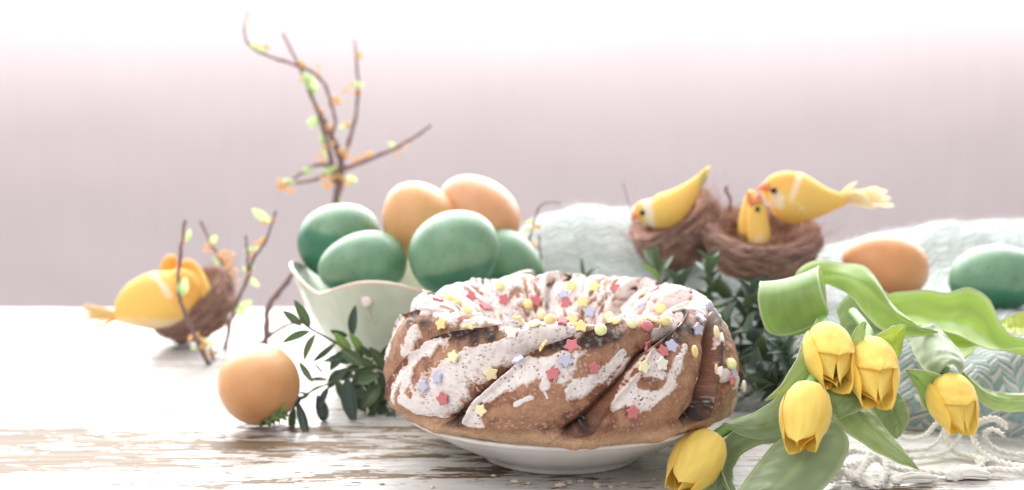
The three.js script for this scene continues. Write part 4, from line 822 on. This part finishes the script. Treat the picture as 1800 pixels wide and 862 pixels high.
  const t = thing('knitted_blanket', 'pale teal and white knitted blanket heaped behind the cake and along the right', 'blanket', V(0.2, 0, -0.2));
  part(t, 'knit', g, mat);
  // the left end of the heap closes on the table
  const R = rng(8), fz = [];
  const yarn = std({ color: new THREE.Color().setRGB(0.86, 0.835, 0.80), roughness: 0.95, sheen: 0.5, sheenRoughness: 0.6 });
  for (let k = 0; k < 5200; k++) {                         // fuzz along the ridges
    const u = 0.02 + 0.96 * R(), j = Math.floor(NV * (0.10 + 0.86 * Math.pow(R(), 1.7))), s = surf(u, j / NV, 0, j), p = s.p, L = 0.0025 + 0.005 * R();
    const e = p.clone().add(V((R() - 0.5) * 1.2, 0.8 * R() + 0.1, (R() - 0.3) * 1.0).multiplyScalar(L));
    fz.push(sweep([p, p.clone().lerp(e, 0.6).add(V(R() - 0.5, R() - 0.5, R() - 0.5).multiplyScalar(0.0012)), e], 0.00009, 3, 3));
  }
  const fm = part(t, 'fuzz', merged(fz), yarn); fm.userData.kind = 'stuff';
  // fringe cords with knots and brushes
  const A = (x, y, h) => PY(1400 + x / 2.855, 560 + y / 2.855, h);
  const cord = (pp, r1, name = 'fringe_cord') => {
    const r = r1 * 0.70;          // two plies of yarn laid round each other
    const pts = pp.map((q) => A(...q)), L = new THREE.CatmullRomCurve3(pts, false, 'centripetal').getLength(), n = Math.ceil(L / 0.0011), F = frames(pts, n), plies = [];
    for (const ph of [0, Math.PI]) {
      const c = F.P.map((p, i) => { const a = ph + i / n * L / 0.0078 * Math.PI * 2; return p.clone().addScaledVector(F.N[i], Math.cos(a) * r * 0.46).addScaledVector(F.B[i], Math.sin(a) * r * 0.46).add(V(0, 0.0003, 0)); });
      plies.push(sweep(c, (v) => r * (0.56 + 0.05 * n2(v * L * 300, ph)), n, 9));
    }
    const hairs = [];
    for (let k = 0; k < L * 1400; k++) { const i = Math.floor(R() * n), a = R() * 6.283, d = F.N[i].clone().multiplyScalar(Math.cos(a)).addScaledVector(F.B[i], Math.sin(a)), p = F.P[i].clone().addScaledVector(d, r * 0.8), e = p.clone().addScaledVector(d, 0.0010 + 0.0016 * R()).addScaledVector(F.T[i], 0.004 * (R() - 0.5)); if (e.y > 0.0005) hairs.push(sweep([p, p.clone().lerp(e, 0.5).add(V(0, 0.0003, 0)), e], 0.00007, 2, 3)); }
    return part(t, name, merged([...plies, ...hairs]), yarn);
  };
  cord([[470, 560, .016], [520, 600, .006], [580, 612, .0045], [650, 590, .006], [700, 535, .012], [740, 522, .016], [770, 560, .012]], 0.0021);
  cord([[560, 668, .0026], [640, 660, .003], [705, 628, .005], [738, 570, .010], [745, 540, .014]], 0.0017);
  cord([[580, 705, .0024], [700, 690, .0026], [775, 660, .004], [815, 610, .008], [832, 560, .013]], 0.0018);
  cord([[752, 545, .014], [758, 610, .008], [790, 668, .003], [860, 690, .0026], [935, 712, .003], [925, 745, .0026], [860, 762, .0026]], 0.0022);
  cord([[1060, 548, .018], [1000, 508, .022], [925, 520, .019], [888, 575, .010], [905, 640, .005], [960, 695, .003], [1060, 735, .0028], [1170, 752, .0028]], 0.0027);
  cord([[1050, 590, .014], [975, 560, .014], [945, 590, .010], [975, 640, .005], [1060, 680, .003], [1170, 690, .003]], 0.0021);
  cord([[920, 770, .003], [1000, 760, .003], [1090, 766, .003], [1180, 760, .003]], 0.0024);
  cord([[230, 690, .004], [300, 665, .006], [380, 690, .008], [440, 730, .005], [460, 790, .003]], 0.0026);
  cord([[170, 745, .003], [235, 745, .005], [300, 740, .008], [345, 725, .008], [400, 705, .006]], 0.0029);
  cord([[190, 800, .003], [240, 770, .007], [300, 790, .008], [345, 740, .010], [355, 700, .008]], 0.0029);
  cord([[430, 700, .006], [455, 740, .006], [440, 800, .004], [415, 835, .003]], 0.0028);
  cord([[250, 800, .003], [330, 810, .0035], [410, 830, .003]], 0.0030);
  cord([[470, 745, .003], [540, 765, .003], [640, 770, .003], [760, 782, .003]], 0.0022);
  cord([[120, 830, .003], [180, 815, .003], [220, 800, .003]], 0.0024);
  const brush = (x0, y0, x1, y1, w, n = 90) => {           // a knot and its combed-out end
    const a = A(x0, y0, 0.003), b = A(x1, y1, 0.003), d = b.clone().sub(a), s = V(-d.z, 0, d.x).normalize(), list = [];
    const k = blob(a, w * 0.72, w * 0.62, w * 0.72, 16, 0.25, x0); part(t, 'fringe_knot', k, yarn);
    for (let i = 0; i < n; i++) { const q = R() * 2 - 1, hgt = R(), L = 0.8 + 0.3 * R(), p0 = a.clone().addScaledVector(s, q * w * 0.3).add(V(0, (hgt - 0.5) * w * 0.5, 0)), p1 = a.clone().addScaledVector(d, 0.45).addScaledVector(s, q * w * 0.72).add(V(0, (hgt - 0.35) * w * 0.8, 0)), p2 = a.clone().addScaledVector(d, L).addScaledVector(s, q * w * (0.75 + 0.3 * R())).add(V(0, (hgt - 0.5) * w * 0.6 - 0.0004, 0)); for (const p of [p0, p1, p2]) p.y = Math.max(0.0006, p.y); list.push(sweep([p0, p1, p2], 0.0004 + 0.0002 * R(), 7, 5)); }
    const m = part(t, 'fringe_brush', merged(list), yarn); m.userData.kind = 'stuff';
  };
  brush(790, 782, 935, 770, 0.0062, 140);
  brush(505, 812, 672, 792, 0.0042, 90);
  brush(905, 700, 945, 725, 0.0034, 30);
  brush(300, 800, 420, 838, 0.0040, 50);
  brush(225, 740, 172, 745, 0.0026, 20);
}

// ---------------------------------------------------------------- tulips
const petalMat = std({ vertexColors: true, roughness: 0.55, transmission: 0.28, thickness: 0, side: THREE.DoubleSide });
petalMat.roughness = 0.92; petalMat.clearcoat = 0.3; petalMat.clearcoatRoughness = 0.5;
const tulipLeafMat = std({ vertexColors: true, roughness: 0.95, clearcoat: 0.6, clearcoatRoughness: 0.32, transmission: 0.36, thickness: 0, side: THREE.DoubleSide });
const tulipStemMat = std({ color: new THREE.Color().setRGB(0.20, 0.36, 0.10), roughness: 0.5 });
let leafSeed = 0;
// a leaf blade between two edges, each a list of [photograph x, y, depth]; cup bows it towards (+) or away from the eye
function blade(t, ea, eb, cup = 0.004, o = {}) {
  const seed = ++leafSeed * 7.3, NU = 14, NV = 44, a = curve(ea.map((q) => P(...q)), NV), b = curve(eb.map((q) => P(...q)), NV), pts = [];
  const green = o.green ?? [0.235, 0.33, 0.11];
  const g = grid(NU, NV, (u, v, i, j) => {
    const p = a[j].clone().lerp(b[j], u), w = b[j].clone().sub(a[j]), wl = w.length() + 1e-6, T = a[Math.min(NV, j + 1)].clone().add(b[Math.min(NV, j + 1)]).sub(a[Math.max(0, j - 1)]).sub(b[Math.max(0, j - 1)]);
    let n = w.clone().cross(T).normalize(); if (n.z < 0) n.negate(); if (n.lengthSq() < 0.5) n = V(0, 0, 1);
    p.addScaledVector(n, cup * 4 * u * (1 - u) * Math.min(1, wl / 0.012) + 0.0006 * n2(v * 5 + seed, u * 2));
    p.addScaledVector(n, -0.0008 * Math.exp(-(((u - 0.5) / 0.06) ** 2)) * Math.min(1, wl / 0.012));
    const vein = 1 + 0.05 * Math.sin(u * 70 + seed) + 0.07 * n2(u * 16 + seed, v * 2) + 0.10 * n2(u * 3, v * 4 + seed), mid = 1 + 0.16 * Math.exp(-(((u - 0.5) / 0.03) ** 2)), e = sstep(Math.abs(u - 0.5), 0.46, 0.5);
    return { p, c: green.map((q, k) => lerp(q * vein * mid, [0.50, 0.56, 0.30][k], e * 0.7)) };
  });
  const gpos = g.attributes.position, edge = (i) => { const r = []; for (let j = 0; j <= NV; j++) r.push(V().fromBufferAttribute(gpos, j * (NU + 1) + i)); return r; };
  const rim = [0, NU].map((i) => paint(sweep(edge(i), (v) => 0.00035 * (0.4 + 0.6 * Math.sin(Math.PI * clamp(v, 0.03, 0.97))), NV, 5), () => [0.55, 0.60, 0.36]));
  return part(t, 'leaf', merged([g, ...rim]), tulipLeafMat);
}
// a tulip head: base and tip in the photograph, its petals wrapped round that axis
function head(tulipThing, bx, by, bz, tx, ty, tz, width, spin, opts = {}) {
  const t = new THREE.Group(); t.name = 'flower_head'; tulipThing.add(t);
  const b = P(bx, by, bz), e = P(tx, ty, tz), ax = e.clone().sub(b), L = ax.length(); ax.normalize();
  let s = V(0, 0, 1).addScaledVector(ax, -ax.z).normalize(); const q = ax.clone().cross(s), R = rng(opts.seed ?? 1), open = opts.open ?? 0.2;
  for (let k = 0; k < 6; k++) {
    const inner = k % 2, phi = spin + k * Math.PI / 3 + 0.12 * (R() - 0.5), amax = (inner ? 0.98 : 1.08) * (opts.fat ?? 1), rk = width / 2 * (inner ? 0.90 : 1.0), len = L * (opts.short?.[k] ?? 1) * (inner ? 0.99 : 0.93 + 0.10 * R()), curl = (open + 0.35 * (R() - 0.35)) * (inner ? 0.7 : 1), hh = R() * 9, sh = opts.short?.[k] ?? 1;
    const g = grid(18, 30, (u, v) => {
      const sx = u * 2 - 1, tpos = v;
      const prof = Math.pow(Math.sin(Math.PI * (0.075 + 0.80 * Math.pow(tpos * sh, 0.78))), 0.62);
      let r = rk * prof * Math.pow(sstep(tpos, -0.06, 0.12), 0.5); r *= 1 - (inner ? 0.80 : 0.22) * sstep(tpos * sh, 0.55, 1.0) ** 1.3; r += rk * curl * sstep(tpos, 0.72, 1.0) * (inner ? 0.1 : 0.40);
      const aw = amax * Math.pow(1 - Math.pow(tpos, sh < 0.9 ? 3.4 : 8), 0.55) * (0.7 + 0.3 * sstep(tpos, 0, 0.3)) * (1 + 0.25 * tpos);
      const ang = phi + sx * aw, bulge = 1 - 0.05 * sx * sx * sx * sx + (inner ? -0.03 : 0.035) + 0.05 * (sx > 0 ? -sx * sx : sx * sx) ;
      r *= bulge * (1 + 0.02 * n2(sx * 2.1 + hh, tpos * 3));
      r -= rk * 0.05 * Math.exp(-((sx / 0.07) ** 2)) * sstep(tpos, 0.1, 0.5) * 0.5;
      const y = len * tpos * (1 - 0.05 * sx * sx * tpos);
      const p = b.clone().addScaledVector(ax, y).addScaledVector(s, Math.cos(ang) * r).addScaledVector(q, Math.sin(ang) * r);
      const vein = 1 + 0.05 * n2(sx * 14 + hh, tpos * 2) + 0.05 * n2(sx * 3, tpos * 3 + hh), base = 1 - sstep(tpos, 0, 0.14);
      const edge = sstep(Math.abs(sx), 0.6, 1);
      return { p, c: [lerp(0.95, 0.74, base * 0.6) * vein, lerp(lerp(0.730, 0.670, edge), 0.66, base * 0.6) * vein, lerp(lerp(0.165, 0.11, edge), 0.18, base) * vein] };
    });
    part(t, 'petal', g, petalMat);
  }
  return b;
}
function tulip(label, hd, stem, blades) {
  const b = P(hd[0], hd[1], hd[2]), t = thing('tulip', label, 'tulip', b.clone(), 'yellow tulips at the right of the cake');
  head(t, ...hd);
  part(t, 'stem', sweep([b, ...stem.map((q) => P(...q))], 0.0028, 30, 10), tulipStemMat);
  for (const f of blades) f(t);
  return t;
}
const LG = [0.285, 0.40, 0.125], DG = [0.20, 0.285, 0.110], YG = [0.36, 0.475, 0.062], BG = [0.245, 0.325, 0.165];
tulip('yellow tulip lying lowest at the bottom edge between cake plate and leaves', [1256, 768, 0.055, 1184, 868, 0.082, 0.0245, 0.5, { seed: 3, open: 0.05, short: { 1: 0.8 } }], [[1290, 748, 0.05], [1330, 735, 0.045], [1400, 700, 0.03]], [
  (t) => blade(t, [[1375, 764, 0.046], [1325, 755, 0.050], [1285, 762, 0.056], [1266, 790, 0.062], [1268, 825, 0.070], [1288, 872, 0.082]], [[1378, 778, 0.046], [1335, 783, 0.046], [1305, 798, 0.046], [1290, 822, 0.054], [1288, 846, 0.064], [1300, 874, 0.082]], -0.004, { green: BG }),
  (t) => blade(t, [[1262, 838, 0.07], [1240, 848, 0.075], [1225, 858, 0.08]], [[1285, 862, 0.07], [1262, 868, 0.075], [1225, 864, 0.08]], 0.001, { green: BG }),
]);
tulip('yellow tulip hanging forward in front of the broad lower leaves', [1424, 678, 0.052, 1406, 792, 0.080, 0.0240, 0.62, { seed: 5, open: 0.30, short: { 5: 0.8 } }], [[1432, 660, 0.040], [1440, 640, 0.03], [1460, 600, 0.01]], [
  (t) => blade(t, [[1416, 660, 0.036], [1385, 684, 0.042], [1335, 722, 0.052], [1296, 738, 0.060], [1269, 744, 0.064]], [[1420, 735, 0.044], [1395, 758, 0.046], [1352, 772, 0.052], [1304, 765, 0.060], [1269, 746, 0.064]], 0.005, { green: BG }),
  (t) => blade(t, [[1395, 760, 0.050], [1365, 778, 0.056], [1335, 812, 0.068], [1310, 845, 0.080], [1290, 880, 0.092]], [[1470, 742, 0.046], [1492, 775, 0.050], [1478, 822, 0.064], [1440, 866, 0.080], [1400, 890, 0.092]], 0.004, { green: BG }),
]);
tulip('upper left yellow tulip, pale petal folded over, touching its neighbour', [1446, 580, 0.022, 1474, 680, 0.056, 0.0250, -0.12, { seed: 8, open: 0.25, short: { 0: 0.76, 1: 0.93 } }], [[1448, 566, 0.012], [1440, 555, 0.0], [1430, 545, -0.03]], [
  (t) => blade(t, [[1436, 560, 0.020], [1418, 592, 0.030], [1400, 632, 0.040], [1372, 678, 0.052], [1345, 704, 0.060]], [[1440, 600, 0.022], [1448, 650, 0.030], [1420, 668, 0.036], [1385, 690, 0.048], [1347, 705, 0.060]], 0.004, { green: LG }),
  (t) => blade(t, [[1440, 640, 0.030], [1440, 680, 0.040], [1452, 715, 0.050], [1474, 736, 0.055]], [[1510, 660, 0.028], [1524, 690, 0.036], [1518, 716, 0.046], [1476, 736, 0.055]], 0.004, { green: DG }),
  (t) => {                                                  // the leaf that curls over like a roll
    const A = P(1356, 540, -0.012), B = P(1450, 516, -0.002), ax = B.clone().sub(A), dir = ax.clone().normalize(), up = V(0, 1, 0).addScaledVector(dir, -dir.y).normalize(), out = dir.clone().cross(up);
    const SEC = curve([[0.0065, -0.0150], [0.0112, -0.0085], [0.0128, -0.0005], [0.0105, 0.0070], [0.0040, 0.0118], [-0.0050, 0.0140], [-0.0125, 0.0105], [-0.0150, 0.0020], [-0.0120, -0.0090], [-0.0060, -0.0170]].map(([x, y]) => V(x, y, 0)), 60);
    const g = grid(28, 60, (u, v, i, j) => {
      const sec = SEC[j], q = v > 0.72 ? (v - 0.72) / 0.28 : 0, wid = lerp(-0.11 + 0.05 * Math.sin(v * 5), 1.0 + 0.05 * Math.sin(v * 4 + 1), u) + q * (0.5 - u) * 0.25;
      const rc = 1 - clamp(v / 0.10, 0, 1); const shrink = 0.13 * rc * rc, wq = lerp(wid + shrink * (1 - u) * 1.2 - shrink * u * 0.8, wid, 0) - 0.05 * Math.sin(Math.PI * clamp(v / 0.45, 0, 1)) * (1 - u);
      const p = A.clone().addScaledVector(out, 0.0022 * Math.sin(Math.PI * u)).addScaledVector(up, -0.0016 * Math.sin(Math.PI * u)).addScaledVector(ax, wq).addScaledVector(out, sec.x * lerp(0.95, 1.0, u)).addScaledVector(up, sec.y + (v < 0.25 ? 0.0035 * u * (1 - v / 0.25) : 0));
      const vein = 0.84 + 0.02 * Math.sin(u * 140) + 0.06 * n2(u * 18, v * 3) + 0.08 * n2(u * 2.5, v * 5), e = Math.max(sstep(Math.abs(u - 0.5), 0.475, 0.5), sstep(v, 0.012, 0.0));
      return { p, c: [0.235, 0.385, 0.085].map((k, i) => lerp(k * vein, [0.52, 0.60, 0.34][i], e * 0.8)) };
    });
    const gp = g.attributes.position, row = (f) => f.map((k) => V().fromBufferAttribute(gp, k));
    const rims = [row([...Array(61).keys()].map((j) => j * 29)), row([...Array(61).keys()].map((j) => j * 29 + 28)), row([...Array(29).keys()])].map((r) => paint(sweep(r, 0.00035, r.length, 5), () => [0.58, 0.64, 0.38]));
    part(t, 'leaf', merged([g, ...rims]), tulipLeafMat);
  },
]);
tulip('upper right yellow tulip of the close pair, glowing in the light', [1526, 606, 0.024, 1546, 712, 0.060, 0.0255, 0.10, { seed: 12, open: 0.28, short: { 0: 0.78 } }], [[1528, 590, 0.014], [1520, 575, 0.0], [1500, 550, -0.03]], [
  (t) => blade(t, [[1494, 628, 0.036], [1496, 602, 0.035], [1505, 578, 0.034], [1518, 566, 0.034], [1524, 568, 0.034]], [[1500, 624, 0.036], [1516, 606, 0.036], [1520, 590, 0.036], [1522, 576, 0.035], [1524, 569, 0.034]], 0.002, { green: LG }),
  (t) => blade(t, [[1512, 608, 0.026], [1535, 594, 0.028], [1560, 580, 0.030], [1580, 572, 0.032], [1592, 571, 0.034]], [[1560, 606, 0.016], [1566, 622, 0.018], [1580, 628, 0.022], [1588, 600, 0.028], [1593, 573, 0.034]], -0.003, { green: YG }),
  (t) => blade(t, [[1450, 722, 0.036], [1485, 756, 0.046], [1530, 788, 0.056], [1575, 812, 0.066], [1616, 827, 0.072]], [[1525, 710, 0.034], [1545, 738, 0.044], [1570, 770, 0.054], [1596, 800, 0.064], [1617, 826, 0.072]], 0.0035, { green: [0.255, 0.345, 0.125] }),
  (t) => blade(t, [[1530, 712, 0.026], [1548, 745, 0.034], [1562, 765, 0.040], [1578, 772, 0.044]], [[1570, 682, 0.024], [1590, 706, 0.030], [1598, 738, 0.038], [1582, 768, 0.044]], 0.003, { green: DG }),
  (t) => blade(t, [[1470, 545, -0.045], [1490, 520, -0.045], [1520, 508, -0.05], [1560, 512, -0.055]], [[1478, 592, -0.035], [1520, 600, -0.030], [1570, 592, -0.030], [1610, 575, -0.035]], -0.006, { green: DG }),
  (t) => blade(t, [[1392, 500, -0.060], [1404, 474, -0.050], [1436, 458, -0.040], [1484, 464, -0.030], [1522, 470, -0.022], [1546, 498, -0.012], [1572, 540, -0.002], [1610, 572, 0.004], [1650, 583, 0.008]], [[1440, 505, -0.040], [1452, 500, -0.036], [1476, 508, -0.026], [1502, 526, -0.010], [1524, 556, 0.004], [1550, 580, 0.010], [1585, 592, 0.012], [1620, 592, 0.010], [1650, 585, 0.008]], 0.004, { green: [0.245, 0.38, 0.062] }),
]);
tulip('yellow tulip lying apart on the right below a glossy grey-green leaf', [1656, 664, 0.030, 1700, 764, 0.052, 0.0240, -0.30, { seed: 17, open: 0.2, short: { 0: 0.74 } }], [[1660, 645, 0.02], [1650, 620, 0.006], [1640, 590, -0.02]], [
  (t) => blade(t, [[1598, 592, -0.004], [1608, 622, 0.014], [1626, 650, 0.030], [1644, 664, 0.036]], [[1662, 588, -0.006], [1684, 614, 0.010], [1696, 640, 0.028], [1690, 660, 0.036]], 0.007, { green: BG }),
  (t) => blade(t, [[1592, 650, 0.044], [1625, 652, 0.040], [1660, 660, 0.038], [1690, 660, 0.036]], [[1593, 653, 0.044], [1612, 684, 0.038], [1630, 722, 0.034], [1640, 672, 0.030]], -0.002, { green: [0.22, 0.35, 0.09] }),
  (t) => blade(t, [[1676, 640, 0.020], [1705, 664, 0.024], [1735, 686, 0.028], [1768, 692, 0.030], [1815, 690, 0.032]], [[1690, 660, 0.024], [1712, 694, 0.030], [1742, 718, 0.034], [1772, 724, 0.036], [1815, 722, 0.038]], 0.003, { green: LG }),
  (t) => blade(t, [[1540, 524, -0.055], [1580, 514, -0.052], [1625, 511, -0.048], [1668, 516, -0.046], [1706, 507, -0.046], [1738, 526, -0.040], [1762, 574, -0.030], [1788, 592, -0.024], [1820, 596, -0.02]], [[1552, 536, -0.040], [1585, 562, -0.028], [1625, 574, -0.020], [1665, 584, -0.014], [1700, 597, -0.010], [1735, 612, -0.008], [1765, 614, -0.006], [1790, 612, -0.006], [1820, 611, -0.006]], -0.006, { green: [0.285, 0.43, 0.062] }),
  (t) => blade(t, [[1566, 566, -0.050], [1610, 572, -0.045], [1660, 580, -0.040], [1738, 594, -0.035]], [[1580, 590, -0.030], [1630, 612, -0.022], [1688, 630, -0.016], [1730, 600, -0.03]], -0.003, { green: YG }),
  (t) => blade(t, [[1756, 566, -0.060], [1785, 552, -0.060], [1830, 544, -0.060]], [[1764, 582, -0.046], [1790, 588, -0.044], [1830, 590, -0.044]], -0.002, { green: [0.42, 0.50, 0.08] }),
]);

renderer.render(scene, camera);
